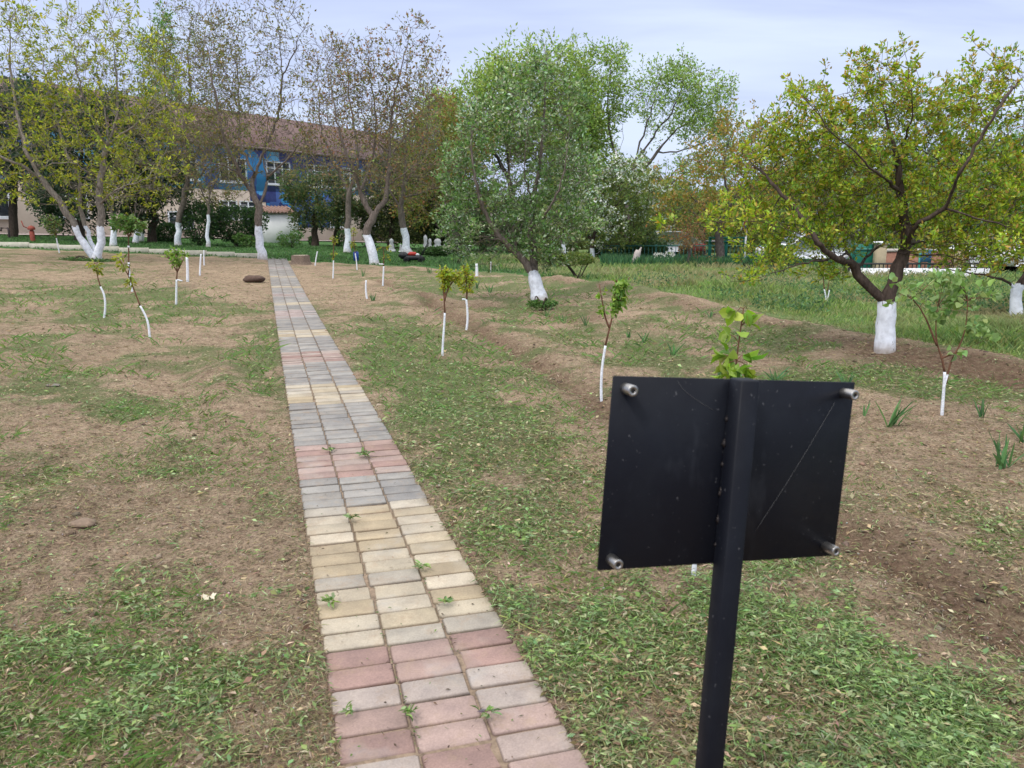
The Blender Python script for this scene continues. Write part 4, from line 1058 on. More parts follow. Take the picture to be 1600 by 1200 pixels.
bush('clipped_bush', 'round clipped green bush beside the pavement in front of the building', 'bush', 265, 382, 37, [(262, 366, 17, 17)], .09, .06, GB, 3500, 3, seed=31, shell=.75)
bush('garden_bush', 'low dark green bush left of the slim white footed tree', 'bush', 312, 388, 33, [(312, 350, 28, 30), (305, 330, 20, 18)], .11, .07, GB, 2800, 6, seed=32)
bush('garden_bush', 'broad dark green bush beside the white shed, hiding a window', 'bush', 372, 386, 34, [(368, 350, 38, 28), (380, 365, 25, 16), (340, 340, 22, 22), (400, 345, 18, 22)], .12, .07, GB, 4600, 8, seed=33)
bush('garden_bush', 'bright green low bush with flat leaf sprays before the white shed', 'bush', 458, 384, 36, [(452, 376, 17, 9), (462, 368, 12, 6), (440, 368, 6, 5)], .14, .08, [(.12, .22, .07), (.17, .27, .09)], 420, 6, seed=34)
bush('clipped_bush', 'small round dark bush by the wall right of the white shed', 'bush', 487, 384, 45, [(487, 377, 5, 7)], .09, .06, GB, 500, 2, seed=35)
bush('garden_bush', 'bright low bush in the flower strip left of the leaning tall tree', 'bush', 388, 390, 33, [(388, 378, 12, 9), (375, 372, 9, 8)], .11, .07, [(.10, .19, .05), (.15, .25, .07)], 500, 4, seed=36)
bush('garden_bush', 'small leafy shrub behind the row of whitewashed stems, left of the upright white foot', 'bush', 537, 388, 40, [(535, 372, 9, 11)], .11, .07, GB, 400, 3, seed=37)
bush('hedge_bush', 'low clipped hedge bush behind the mower', 'hedge', 680, 395, 31, [(668, 392, 16, 6), (690, 392, 15, 7), (678, 393, 16, 6)], .08, .05, [(.06, .12, .04), (.09, .16, .05)], 2600, 3, seed=38)
bush('garden_bush', 'flowering white and dark green bush at the foot of the silvery tree', 'bush', 712, 398, 26, [(705, 385, 12, 12), (722, 392, 12, 9)], .08, .05, [(.05, .1, .04), (.09, .15, .05), (.5, .52, .45)], 900, 4, seed=39)
bush('garden_bush', 'low yellow green shoots in front of the young blotchy trunk', 'bush', 905, 418, 20, [(900, 405, 30, 10), (870, 405, 15, 10), (850, 400, 14, 10)], .08, .045, [(.12, .17, .05), (.17, .21, .06)], 1500, 5, seed=40)
bush('round_shrub', 'small round green standard shrub on a thin white stem by the iris bed', 'shrub', 1217, 418, 21, [(1214, 395, 15, 12)], .06, .04, [(.12, .22, .05), (.16, .27, .06), (.09, .16, .04)], 1500, 3, seed=41)
bush('fallen_leaf_bush', 'leafy green clump growing round the foot of the silvery tree', 'plant', 850, 474, 12.6, [(848, 474, 22, 5)], .05, .03, [(.09, .18, .05), (.13, .22, .06)], 700, 3, seed=42)
bush('grass_tuft_bush', 'dense low weeds round the foot of the three stemmed tree', 'plant', 140, 408, 21.5, [(120, 408, 28, 5), (155, 409, 22, 4)], .09, .03, [(.07, .14, .04), (.10, .18, .05)], 1500, 3, seed=43)

for k, (u, v, yy, ru, rv, cl_, lab) in enumerate([(1010, 400, 33, 30, 13, GB, 'dark shrub left of the dull red bush, in front of the silver car'), (955, 402, 33, 34, 14, GB, 'dark shrub behind the pale broken trunk'),
        (1080, 402, 37, 18, 12, [(.14, .12, .05), (.12, .10, .05)], 'brownish shrub behind the dull red leaved bush'), (1225, 404, 35, 26, 14, [(.09, .13, .05), (.12, .16, .05)], 'green shrub at the end of the teal fence'),
        (1310, 408, 34, 34, 16, [(.08, .11, .05), (.11, .14, .05)], 'dark shrub between the white cars'), (1270, 395, 38, 40, 24, [(.09, .12, .05), (.13, .14, .05)], 'tall loose shrub behind the left limb of the dark limbed tree'),
        (1410, 425, 27, 30, 18, [(.12, .15, .05), (.16, .17, .06)], 'olive shrub behind the black railing near the play board'), (1530, 425, 29, 26, 20, [(.13, .14, .05), (.17, .16, .06)], 'olive shrub in front of the white car at the right'),
        (870, 400, 34, 30, 16, [(.09, .14, .05), (.13, .17, .06)], 'green shrub behind the trunk with white blotches')]):
    bush('garden_bush', lab, 'bush', u, v, yy, [(u, v - rv * .8, ru, rv), (u + ru * .5, v - rv * .5, ru * .6, rv * .8), (u - ru * .5, v - rv * .4, ru * .6, rv * .7)], .12, .07, cl_, 2200, 5, seed=200 + k)

# ------------------------------------------------------------------ young whitewashed saplings
def thin_mesh(root, name, pts, r0, r1, m, n=6, h=None):
    q = smooth_poly(pts); q = resample(q, max(0.03, np.linalg.norm(q[-1] - q[0]) / 14))
    mb = MB(); mb.tube(q, np.linspace(r0, r1, len(q)), n, h=h if h is None else np.linspace(0, 0, len(q)))
    return mb.build(name, m, root, smooth=True), q
PAINT = mat('lime_wash', (0.74, 0.765, 0.81), 0.9, noise=(70, 0.3), bump=(90, 0.8, 0.004))
def sapling(label, white, stems=(), blobs=(), L=.05, W=.03, cols=YG, n=120, r=.012, stub=None, seed=1, six=False, group='whitewashed saplings in rows', band=None):
    """white: pixel polyline of the painted foot from the ground up; stems: pixel polylines above it; blobs: leaf clumps"""
    global rng
    rng = np.random.default_rng(seed)
    b = hit(*white[0]); y = b[1]
    root = empty('sapling', tuple(b), 0, label, 'sapling', group)
    ww = [P(q[0], q[1], y) for q in white]; ww[0] = A(b) - A([0, 0, .04])
    thin_mesh(root, 'painted_stem', ww, r, r * .8, PAINT)
    if stub:
        thin_mesh(root, 'pruned_stub', [P(*stub[0], y), P(*stub[1], y)], r * .7, r * .65, PAINT)
    if band: thin_mesh(root, 'paint_band', [P(*band[0], y), P(*band[1], y)], r * .9, r * .9, PAINT)
    twig = []; mb = MB()
    for st in stems:
        q = smooth_poly([P(p_[0], p_[1], y + (p_[2] if len(p_) > 2 else 0)) for p_ in st]); q = resample(q, max(0.03, np.linalg.norm(q[-1] - q[0]) / 14))
        mb.tube(q, np.linspace(r * .7, r * .22, len(q)), 5); twig.append(q)
    if blobs:
        pts = blob_points(px_blobs(blobs, y, .9), n, .1)
        al = np.concatenate(twig) if twig else A([ww[-1]])
        dd = np.linalg.norm(pts[:, None] - al[None], axis=2); k = dd.argmin(1)
        d = pts - al[k] + 0.6 * dd.min(1)[:, None] * rng.normal(size=pts.shape)
        col = pick(cols, len(pts), .18)
        for i in range(0, len(pts), 4): mb.tube([al[k[i]], (al[k[i]] + pts[i]) / 2 + A([0, 0, .01]), pts[i]], [r * .2, r * .16, r * .1], 3, cap=False)
        leaves('foliage', pts, d + A([0, 0, -.02]), L * (.6 + .6 * rng.random(len(pts))), W * (.6 + .6 * rng.random(len(pts))), col, LEAF, root, six=six)
    if mb.v: mb.build('stem', BARK_RED, root, smooth=True)
    return root
BG = [(.21, .34, .06), (.28, .40, .08), (.15, .26, .05)]
YY_ = [(.32, .39, .04), (.40, .42, .04), (.24, .35, .05), (.36, .33, .04)]
sapling('sapling with bent white foot, small leaf tuft high above, left in the left bed', [(162, 497), (165, 478), (163, 460), (157, 448)], [[(157, 448), (152, 432), (150, 412)]], [(148, 413, 10, 5), (152, 420, 6, 10)], .08, .035, YG, 60, .015, seed=51)
sapling('long whippy sapling leaning left with a yellow green tip, nearest in the left bed', [(234, 527), (232, 505), (226, 490), (219, 478)], [[(219, 478), (212, 460), (205, 440), (195, 420), (187, 405)], [(200, 430), (203, 412)]], [(187, 404, 9, 4), (193, 415, 6, 6), (204, 440, 4, 12)], .075, .035, YG, 70, .014, seed=52)
sapling('sapling with a bushy green crown and a white band, beside the three stemmed tree', [(207, 456), (203, 440), (201, 410)], [[(201, 410), (201, 385), (200, 350)], [(201, 370), (190, 345)], [(201, 370), (215, 345)]], [(198, 350, 22, 14), (182, 345, 10, 10), (212, 352, 14, 12)], .10, .05, [(.10, .18, .05), (.14, .23, .06)], 420, .02, seed=53, band=((201, 387), (201, 384)))
sapling('light green sapling with a white side stub, left of three bare white stems', [(275, 476), (275.5, 455), (276, 437)], [[(276, 437), (277, 420), (274, 392)], [(277, 425), (265, 405)], [(277, 425), (287, 405)]], [(275, 393, 9, 7), (265, 400, 9, 5), (287, 398, 7, 5), (275, 408, 10, 9)], .07, .04, BG, 190, .018, stub=((276, 437), (285, 439)), seed=54)
sapling('bare white sapling stem, thickest and leftmost of three near the kerb', [(293, 440), (293, 420), (292, 402)], r=.03, seed=55)
sapling('bare white sapling stem, middle one of three near the kerb', [(312, 430), (313, 412), (314, 397)], r=.022, seed=56)
sapling('bare white sapling stem, thinnest and rightmost of three near the kerb', [(319, 415), (318.5, 402), (318.5, 391)], r=.02, seed=57)
sapling('small round headed sapling on a thin white stem left of the three stemmed tree', [(93, 395), (90, 382), (88, 372)], [[(88, 372), (86, 355), (82, 345)]], [(82, 350, 14, 12), (74, 342, 9, 6), (84, 362, 8, 6)], .10, .055, [(.11, .19, .05), (.07, .12, .04), (.16, .19, .05)], 260, .02, seed=58)
sapling('short slanting white stem just right of the tree stump', [(492, 415), (493.5, 405), (496, 393)], r=.02, seed=59)
sapling('slim white stem with a column of small yellow leaves, second right of the stump', [(520, 435), (521, 420), (521, 407)], [[(521, 407), (521, 390), (522, 370)]], [(521, 398, 4, 6), (522, 375, 5, 7)], .07, .04, YG, 70, .018, seed=60)
sapling('slim white stem standing in front of the blue container', [(558, 422), (557, 408), (555, 396)], [[(555, 396), (552, 375), (553, 355)]], [(552, 382, 5, 8), (553, 362, 4, 8)], .08, .045, YG, 90, .018, seed=61)
sapling('white stem with a short side stub, between the mower and the path', [(598, 446), (599, 430), (599.5, 416)], [[(599, 416), (600, 400), (598, 385)]], [(594, 387, 6, 4), (606, 388, 6, 5), (603, 402, 6, 6)], .07, .04, YG, 40, .02, stub=((600, 413), (592, 412.5)), seed=62)
sapling('curved bare white stem with a low green tuft at its foot', [(574, 467), (571.5, 455), (572, 438)], r=.02, seed=63)
sapling('yellow leaved sapling with dark stems on a wavy white foot, left of the pair', [(691, 556), (692, 535), (694, 510), (695, 489)], [[(695, 489), (694, 465), (691, 440), (690, 420)], [(695, 468), (700, 450), (712, 435), (718, 424)], [(695, 470), (695, 440), (697, 425)]],
        [(692, 428, 8, 12), (700, 432, 10, 12), (714, 432, 8, 10), (697, 445, 9, 8), (691, 468, 3, 3)], .045, .022, YY_, 560, .014, seed=64)
sapling('yellow leaved sapling with a hooked white foot, right one of the pair', [(728, 515), (731, 500), (730, 480), (728.5, 468)], [[(729, 468), (730, 450), (727, 430), (724, 415)], [(730, 452), (738, 440)]], [(727, 425, 8, 13), (735, 437, 9, 9), (722, 440, 8, 10), (730, 452, 10, 7)], .045, .022, YY_, 480, .018, stub=((728.5, 468), (722, 467.5)), seed=65)
sapling('forked sapling with bright green leaf spikes on a slim white foot, left of the sign', [(940, 628), (939, 600), (941, 570), (946, 540)], [[(946, 540), (952, 515), (958, 490), (966, 465), (984, 433)], [(952, 512), (945, 495), (941, 470), (936, 443)], [(956, 495), (960, 465), (963, 440)]],
        [(964, 450, 7, 16), (975, 445, 8, 12), (960, 475, 7, 18), (942, 478, 4, 6), (945, 455, 5, 4), (935, 457, 5, 3), (972, 468, 5, 12), (941, 485, 6, 5)], .045, .03, BG, 260, .0125, seed=66, six=True)
sapling('large leaved sapling rising behind the black sign board', [(1083, 905), (1086, 870), (1090, 840)], [[(1090, 840), (1105, 760), (1130, 660), (1148, 600), (1150, 570), (1155, 530), (1162, 482)]],
        [(1146, 572, 16, 20), (1140, 560, 10, 16), (1172, 512, 8, 14), (1136, 520, 6, 6), (1168, 487, 8, 4), (1150, 485, 8, 4), (1168, 550, 8, 12), (1160, 578, 12, 12), (1140, 600, 14, 14), (1120, 700, 25, 30)], .062, .040, [(.22, .33, .05), (.28, .38, .07), (.16, .28, .045), (.29, .38, .07)], 170, .011, seed=67, six=True)
sapling('two pronged white footed sapling with pale round leaves, right of the sign', [(1472, 650), (1473, 630), (1475, 605), (1476, 581)], [[(1476, 581), (1472, 560), (1463, 535), (1462, 505), (1465, 480)], [(1478, 600), (1485, 565), (1500, 540), (1510, 510), (1512, 470)], [(1464, 540), (1440, 480), (1410, 455)], [(1470, 560), (1510, 545)]],
        [(1465, 490, 25, 12), (1420, 460, 20, 14), (1405, 440, 12, 8), (1500, 470, 30, 18), (1520, 510, 22, 20), (1480, 440, 40, 14), (1490, 550, 22, 7), (1540, 530, 14, 8), (1540, 460, 20, 15), (1450, 470, 12, 14), (1390, 470, 12, 8)], .058, .05, [(.22, .33, .11), (.28, .40, .15), (.17, .27, .08)], 260, .0115, stub=((1475, 606), (1481, 585)), seed=68, six=True)
sapling('small twin stemmed sapling with white feet in the rough grass, under the dark limbed tree', [(1291, 482), (1291, 468), (1288, 452)], [[(1288, 452), (1286, 430), (1290, 405)], [(1293, 455), (1297, 430)]], [(1290, 415, 14, 12), (1300, 430, 10, 8), (1280, 425, 8, 8)], .06, .035, [(.11, .17, .05), (.14, .2, .05)], 150, .014, stub=((1291, 478), (1296, 453)), seed=69)
sapling('stout bare white stem right of the yellow leaved pair', [(745, 432), (745, 420), (744.5, 412)], r=.045, seed=70)
sapling('thin white stem in green leaves left of the silvery tree foot', [(767, 426), (767, 418), (767, 409)], [], [(766, 422, 8, 6)], .06, .03, [(.08, .14, .04)], 60, .02, seed=71)
sapling('low yellow green shoots right before the three stemmed tree', [(156, 405), (156, 402)], [[(156, 404), (147, 385), (140, 362)], [(156, 404), (152, 380)]], [(143, 375, 6, 14), (152, 392, 5, 10)], .07, .035, BG, 60, .014, seed=72)

# ------------------------------------------------------------------ iris clumps
def iris(label, u, v, hpx, wpx, nb, seed, cols=((.09, .19, .07), (.13, .25, .09), (.07, .15, .06)), group='iris clumps in the beds'):
    global rng
    rng = np.random.default_rng(seed)
    b = hit(u, v); y = b[1]; sc = y / 1175
    V, Fc, C_ = [], [], []
    for k in range(nb):
        a = rng.uniform(0, 2 * math.pi); off = A([math.cos(a), math.sin(a), 0]) * rng.uniform(0, .3) * wpx * sc
        lean = A([rng.normal() * .28, rng.normal() * .28, 1.0]); H_ = hpx * sc * rng.uniform(.5, 1.05); w = 0.016 * rng.uniform(.8, 1.5) * max(1, hpx * sc / .28)
        az = rng.uniform(0, math.pi); sd_ = A([math.cos(az), math.sin(az), 0])
        c = pick(cols, 1, .15)[0]; n0 = len(V)
        for t, wf in ((0, .7), (.35, 1), (.7, .8), (.9, .4), (1, .03)):
            p = off + lean * H_ * t + A([lean[0], lean[1], -.1]) * H_ * .35 * t * t
            for s_ in (-1, 0, 1): V.append(b + p + sd_ * s_ * w * wf / 2 + (A([-sd_[1], sd_[0], 0]) * .003 if s_ == 0 else 0)); C_.append(c)
        for i in range(4):
            for j in range(2): Fc.append((n0 + i * 3 + j, n0 + i * 3 + j + 1, n0 + i * 3 + 4 + j, n0 + i * 3 + 3 + j))
    V = A(V); V[:, 2] -= .01
    o = mesh_np('iris_plant', V, [i for f in Fc for i in f], [4] * len(Fc), LEAF, col=A(C_), origin=tuple(b))
    return tag(o, label, 'iris plant', group)
iris('largest iris clump with broad blades, at the right edge of the near bed', 1568, 730, 62, 34, 15, 81)
iris('iris clump with fanned blades just right of the sign', 1393, 667, 56, 30, 11, 82)
iris('two short iris blades close to the upper right corner of the sign', 1350, 652, 30, 10, 3, 83)
iris('iris clump peeping over the right half of the sign board', 1325, 602, 28, 26, 9, 84)
iris('iris clump over the middle of the sign board, right of the post top', 1212, 600, 28, 24, 9, 85)
iris('thin iris clump just right of the large leaved sapling', 1167, 596, 26, 16, 7, 86)
iris('small iris clump just left of the large leaved sapling', 1124, 592, 28, 14, 7, 87)
iris('dark iris clump right of the bright forked sapling, farther row', 1051, 558, 27, 15, 9, 88)
iris('small iris between the bright forked sapling and the dark clump', 1005, 536, 21, 12, 7, 89)
iris('tiny iris beside the stem of the bright forked sapling', 983, 528, 14, 10, 6, 90)
iris('slender iris in the middle bed, first left of the bright forked sapling', 915, 508, 22, 8, 6, 91)
iris('low iris in the middle bed, second left of the bright forked sapling', 882, 504, 16, 14, 8, 92)
iris('low iris just below the white foot of the silvery tree', 853, 494, 20, 8, 6, 93)
iris('iris at the bottom right of the pale leaved sapling', 1535, 652, 32, 12, 7, 94)
iris('iris cut by the right edge beside the sandy ridge', 1598, 690, 46, 14, 7, 95)
iris('iris tuft at the foot of the curved bare white stem', 583, 470, 14, 12, 10, 96)
iris('iris tuft left of the yellow leaved pair, near the mower', 672, 427, 14, 14, 10, 97)
iris('iris tuft behind the yellow leaved pair', 705, 422, 18, 20, 12, 98)
iris('iris tuft right of the yellow leaved pair', 746, 452, 16, 12, 9, 99)
iris('iris tuft on the sandy ridge left of the silvery tree foot', 766, 458, 16, 10, 8, 100)
iris('pale iris tuft on the sandy ridge beyond the silvery tree', 918, 437, 16, 10, 8, 101)
iris('iris tuft beside the stub of the slim white stem by the mower', 566, 432, 14, 14, 9, 102)
iris('iris at the foot of the thick white trunk right of the sign', 1375, 532, 30, 7, 4, 103)
iris('small iris on the bank in front of the weedy grass', 1110, 497, 14, 10, 6, 104)
# purple flowers
PURP = mat('purple_petal', (.13, .06, .30), .6, noise=(40, .3))
GST = mat('green_stem', (.10, .2, .06), .6)
for u, v, y, lab, r in [(1587, 491, 12.0, 'purple iris flower in front of the slim clean white trunk', .06), (1549, 505, 11.6, 'small purple flower in the grass beside the slim clean white trunk', .045),
                     (1109, 441, 18, 'dark purple flower in the grass left of the big tree, left one of two', .06), (1188, 441, 18, 'dark purple flower in the grass left of the big tree, right one of two', .06)]:
    p = P(u, v, y); z0 = gz(p[0], p[1])
    root = empty('purple_flower', (p[0], p[1], z0), 0, lab, 'flower', 'purple flowers in the rough grass')
    m = MB(); m.tube([(p[0], p[1], z0 - .02), (p[0] + .01, p[1], (z0 + p[2]) / 2), tuple(p)], .006, 5); m.build('stem', GST, root)
    k = 26; d = rng.normal(size=(k, 3)); d[:, 2] *= .7
    q = mesh = leaves('petals', np.repeat(p[None], k, 0), d, r * (.8 + .5 * rng.random(k)), r * .8, np.full((k, 3), 1.0), PURP, root, fold=.3)

# ------------------------------------------------------------------ grass, cuttings and clods (uncountable)
rng = np.random.default_rng(500)
def in_frame_pts(n, ylo, yhi, power, xpad=1.25):
    """random ground points in a wedge in front of the camera, denser close by"""
    t = rng.random(n)
    y = (ylo ** (1 - power) + t * (yhi ** (1 - power) - ylo ** (1 - power))) ** (1 / (1 - power))
    x = (rng.random(n) * 2 - 1) * (0.72 * y * xpad + 0.6)
    return x, y
def on_path(x, y, m=0.0):
    s, c = path_coords(x, y)
    return (s < PLEN) & (np.abs(c) < PHW + m)
# cut leaves
x, y = in_frame_pts(760000, 1.3, 15, 1.8)
z0 = g0(x, y)
gmv = .8 * green_map(x, y, z0) + 1.1 * fbm(x, y, 0.5, 201, 4, .65) + 1.3 * fbm(x, y, .15, 205, 3, .6) - 0.12
u, v = project(x, y, z0)
prob = np.clip((gmv - 0.10) * 1.25, 0.19, 1) ** 1.25
edge_rows = np.exp(-((np.abs(path_coords(x, y)[1]) - PHW - 0.04) / 0.05) ** 2) * (path_coords(x, y)[0] < PLEN)
prob = np.clip(prob + 0.25 * edge_rows, 0, 1)
keep = (rng.random(len(x)) < prob * np.where(path_coords(x, y)[1] < 0, 0.38, 0.62)) & (lawn_side(x, y) < 0) & ~on_path(x, y, -0.004)
x, y = x[keep], y[keep]; gk = gmv[keep]
z = g(x, y)
n = len(x)
dens = np.clip(gk, 0, 1.4)
zz_ = z + 0.004 + rng.random(n) * (0.006 + 0.032 * dens)
a = rng.random(n) * 2 * math.pi
tilt = rng.normal(size=n) * 0.25
d = np.c_[np.cos(a), np.sin(a), tilt]
blade = rng.random(n) < 0.62
szf = np.clip(0.75 + y / 9, .8, 1.9)
L = np.where(blade, rng.uniform(.018, .060, n), rng.uniform(.010, .032, n)) * szf
W = np.where(blade, rng.uniform(.0014, .004, n) * szf, L * rng.uniform(.25, .5, n))
big = rng.random(n) < 0.010; L = np.where(big, .038 * szf, L); W = np.where(big, .018 * szf, W)
FRESH = [(.16, .25, .07), (.24, .34, .11), (.09, .155, .045), (.33, .42, .20), (.19, .28, .12)]
WILT = [(.19, .19, .08), (.24, .21, .11), (.12, .125, .05), (.30, .25, .14)]
STRAW = [(.42, .33, .20), (.34, .27, .17), (.5, .42, .28), (.22, .15, .09)]
fr = np.clip(.20 + .42 * dens + .9 * fbm(x, y, .6, 301, 4), 0.05, 1) * np.clip(1.25 - y / 16, .35, 1)
rr_ = rng.random(n)
col = np.where((rr_ < fr)[:, None], pick(FRESH, n, .2), np.where((rr_ < fr + (1 - fr) * .6)[:, None], pick(WILT, n, .2), pick(STRAW, n, .2)))
col = col * .9
cl = leaves('grass_cuttings', np.c_[x, y, zz_], d, L, W, col, CLIP, fold=.12, up=A([0, 0, 1.0]), origin=(0, 0, 0))
cl['kind'] = 'stuff'
# dry straw and chopped fibres over everything that was mown
x, y = in_frame_pts(260000, 1.3, 24, 1.6)
keep = (lawn_side(x, y) < 0.3) & ~on_path(x, y, 0.0) & (fbm(x, y, 1.5, 401, 3) + .4 * rng.normal(size=len(x)) > -.25)
x, y = x[keep], y[keep]; n = len(x); a = rng.random(n) * 2 * math.pi
szf = np.clip(.6 + y / 7, .7, 3)
d = np.c_[np.cos(a), np.sin(a), .15 * rng.normal(size=n)]
far_g = rng.random(n) < np.clip(y / 20, .1, .6)
cc = np.where(far_g[:, None], pick([(.13, .18, .06), (.18, .22, .08), (.10, .13, .05)], n, .2), pick(STRAW + [(.30, .25, .13)], n, .22) * .75)
so_ = leaves('straw_litter', np.c_[x, y, g(x, y) + .006 + .01 * rng.random(n)], d, rng.uniform(.012, .05, n) * szf, rng.uniform(.0012, .003, n) * szf * 1.3, cc, CLIP, fold=.1, up=A([0, 0, 1.0]), origin=(0, 0, 0))
so_['kind'] = 'stuff'
# bits fallen on the pavers
x, y = in_frame_pts(60000, 1.3, 14, 1.7)
s_, c_p = path_coords(x, y)
keep = (np.abs(c_p) < PHW) & ((rng.random(len(x)) < .045) | ((np.abs(np.abs(c_p) - PHW / 3) < .008) & (fbm(x, y, .35, 77, 2) > .05)) )
x, y = x[keep], y[keep]; n = len(x); a = rng.random(n) * 6.28
br_ = leaves('path_litter', np.c_[x, y, g0(x, y) + .012 * fbm(x, y, 1.1, 90, 2) + .004 + .004 * rng.random(n)], np.c_[np.cos(a), np.sin(a), .1 * rng.normal(size=n)], rng.uniform(.004, .02, n), rng.uniform(.002, .007, n),
             pick([(.12, .10, .06), (.10, .15, .05), (.2, .15, .1), (.07, .05, .035)], n, .2), CLIP, fold=.15, up=A([0, 0, 1.0]), origin=(0, 0, 0))
br_['kind'] = 'stuff'
# upright low weeds in the beds
def blades(name, x, y, H_, Wd, cols, lean=.35, var=.2, zoff=0.0, colf=None):
    n = len(x); z = g(x, y, fine=False) - .01 + zoff
    a = rng.random(n) * math.pi; sx, sy = np.cos(a), np.sin(a)
    lx, ly = rng.normal(size=n) * lean, rng.normal(size=n) * lean
    V = np.stack([np.c_[x - sx * Wd / 2, y - sy * Wd / 2, z], np.c_[x + sx * Wd / 2, y + sy * Wd / 2, z],
                  np.c_[x + lx * H_ * .45 + sx * Wd * .35, y + ly * H_ * .45 + sy * Wd * .35, z + H_ * .6],
                  np.c_[x + lx * H_ * 1.2, y + ly * H_ * 1.2, z + H_]], 1).reshape(-1, 3)
    Fq = np.arange(n * 4)
    c = pick(cols, n, var)
    if colf is not None: c = colf(c, x, y)
    o = mesh_np(name, V, Fq, np.full(n, 4), LEAF, col=np.repeat(c, 4, 0), origin=(0, 0, 0))
    o['kind'] = 'stuff'
    return o
def wedge(n, ylo, yhi, power, ul, uh):
    t = rng.random(n); y = (ylo ** (1 - power) + t * (yhi ** (1 - power) - ylo ** (1 - power))) ** (1 / (1 - power))
    x = y * (rng.uniform(ul, uh, n) - 800) / 1175
    return x, y
def roughcol(c, x, y):
    f = np.clip(fbm(x, y, 1.8, 611, 4) * 2.4 + .40, 0, 1)[:, None]; f2 = np.clip(fbm(x, y, 1.2, 612, 3) * 2, 0, 1)[:, None]
    return c * (1 - .75 * f) + A([.33, .27, .16]) * .75 * f * (.7 + .6 * rng.random((len(x), 1))) + A([.03, .07, .02]) * f2
x, y = wedge(190000, 7, 32, 1.7, 640, 1900)
e = lawn_side(x, y); hn = fbm(x, y, 1.6, 600, 3)
k = (e > 1.5 * rng.random(len(x)) ** 2 + .5 * fbm(x, y, .7, 660, 2)) & (x > -1.5)
for a, b, ru, rv in [(1040, 440, 45, 8), (1305, 470, 30, 6), (930, 452, 40, 5), (1490, 493, 50, 4)]:
    uu, vv_ = project(x, y, g0(x, y)); k &= ~((((uu - a) / ru) ** 2 + ((vv_ - b) / rv) ** 2 < 1) & (rng.random(len(x)) < .8))
x, y, hn = x[k], y[k], hn[k]
blades('rough_grass', x, y, (.07 + .17 * np.clip(hn + .35, 0, 1)) * rng.uniform(.4, 1.3, len(x)) * np.clip(.35 + e[k] / 2.5, .35, 1), .006 + y * .00075, [(.17, .25, .07), (.22, .29, .09), (.13, .20, .06), (.27, .31, .12)], colf=roughcol)
# leafy weeds standing in the rough grass
x, y = wedge(30000, 8, 22, 1.4, 900, 1800)
hn = fbm(x, y, 1.5, 640, 3); k = (lawn_side(x, y) > .3) & (hn > .12)
x, y = x[k], y[k]; n = len(x)
wl_ = leaves('leafy_weeds', np.c_[x, y, g(x, y, False) + rng.random(n) * .26], rng.normal(size=(n, 3)) + A([0, 0, .6]), rng.uniform(.05, .1, n), rng.uniform(.02, .035, n), pick([(.07, .14, .06), (.10, .18, .07), (.14, .22, .09)], n, .2), LEAF, origin=(0, 0, 0))
wl_['kind'] = 'stuff'
# mown lawn behind the kerb
x, y = wedge(90000, 20, 46, 1.2, -250, 1000)
k = (lawn_side(x, y) > .25) & (x < 2.5)
x, y = x[k], y[k]
blades('lawn_grass', x, y, .07 * rng.uniform(.6, 1.4, len(x)), .028 + 0 * x, [(.055, .13, .035), (.075, .16, .045), (.10, .19, .055), (.045, .10, .03)], lean=.5)
# dark green iris bed and white narcissi along the fence
x, y = wedge(60000, 20, 36, 1.1, 935, 1520)
u, v = project(x, y, g0(x, y)); k = (np.abs(v - (410 + .006 * (u - 950))) < 6.5) & ((u < 1240) | (u > 1420) | (rng.random(len(u)) < .5))
x, y = x[k], y[k]
blades('iris_bed', x, y, .36 * rng.uniform(.5, 1.15, len(x)), .035 + 0 * x, [(.035, .10, .045), (.055, .14, .06), (.09, .19, .07)], lean=.18)
nf = 160; uf = np.r_[rng.uniform(1015, 1045, 40), rng.uniform(1130, 1200, 30), rng.uniform(1215, 1240, 40), rng.uniform(1440, 1520, 50)]
x = uf * 0; y = A([ground_hit(q_u, 412)[1] for q_u in uf]) + rng.uniform(-1, 1.5, nf); x = (uf - 800) / 1175 * y
fl_ = leaves('narcissus_flowers', np.repeat(np.c_[x, y, g(x, y, False) + rng.uniform(.25, .42, nf)], 4, 0), rng.normal(size=(nf * 4, 3)), .07, .06, pick([(.75, .76, .72), (.7, .7, .6)], nf * 4, .05), LEAF, origin=(0, 0, 0))
fl_['kind'] = 'stuff'
# low green weeds in the beds, thin upright
x, y = in_frame_pts(110000, 1.5, 20, 1.6)
gmv = green_map(x, y, g0(x, y)) + .8 * fbm(x, y, .7, 701, 3)
k = (lawn_side(x, y) < 0) & ~on_path(x, y, .05) & (gmv > .52)
x, y = x[k], y[k]
blades('low_weeds', x, y, .03 * rng.uniform(.5, 1.6, len(x)) * np.clip(y / 5, .8, 1.8), .004 * np.clip(y / 4, .8, 3), [(.11, .20, .05), (.15, .25, .07), (.17, .22, .07)], lean=.9)
# clods of soil
x, y = in_frame_pts(60000, 1.4, 16, 1.7)
mo = moist_shade_map(x, y); k = (rng.random(len(x)) < .06 + .45 * np.clip(mo - .2, 0, 1)) & (lawn_side(x, y) < .1) & ~on_path(x, y, .02)
x, y = x[k], y[k]; n = len(x)
r = np.exp(rng.normal(size=n) * .55) * .0055 * np.clip(.7 + y / 8, 1, 2.5)
r = np.minimum(r, .016)
cz = g(x, y) + r * .15
OCT = A([[1, 0, 0], [-1, 0, 0], [0, 1, 0], [0, -1, 0], [0, 0, 1], [0, 0, -1]], dtype=float)
tri = A([[0, 2, 4], [2, 1, 4], [1, 3, 4], [3, 0, 4], [2, 0, 5], [1, 2, 5], [3, 1, 5], [0, 3, 5]])
V = (OCT[None] * r[:, None, None] * (1 + .45 * rng.normal(size=(n, 6, 3))) * A([1.2, 1.2, .8])) + np.c_[x, y, cz][:, None]
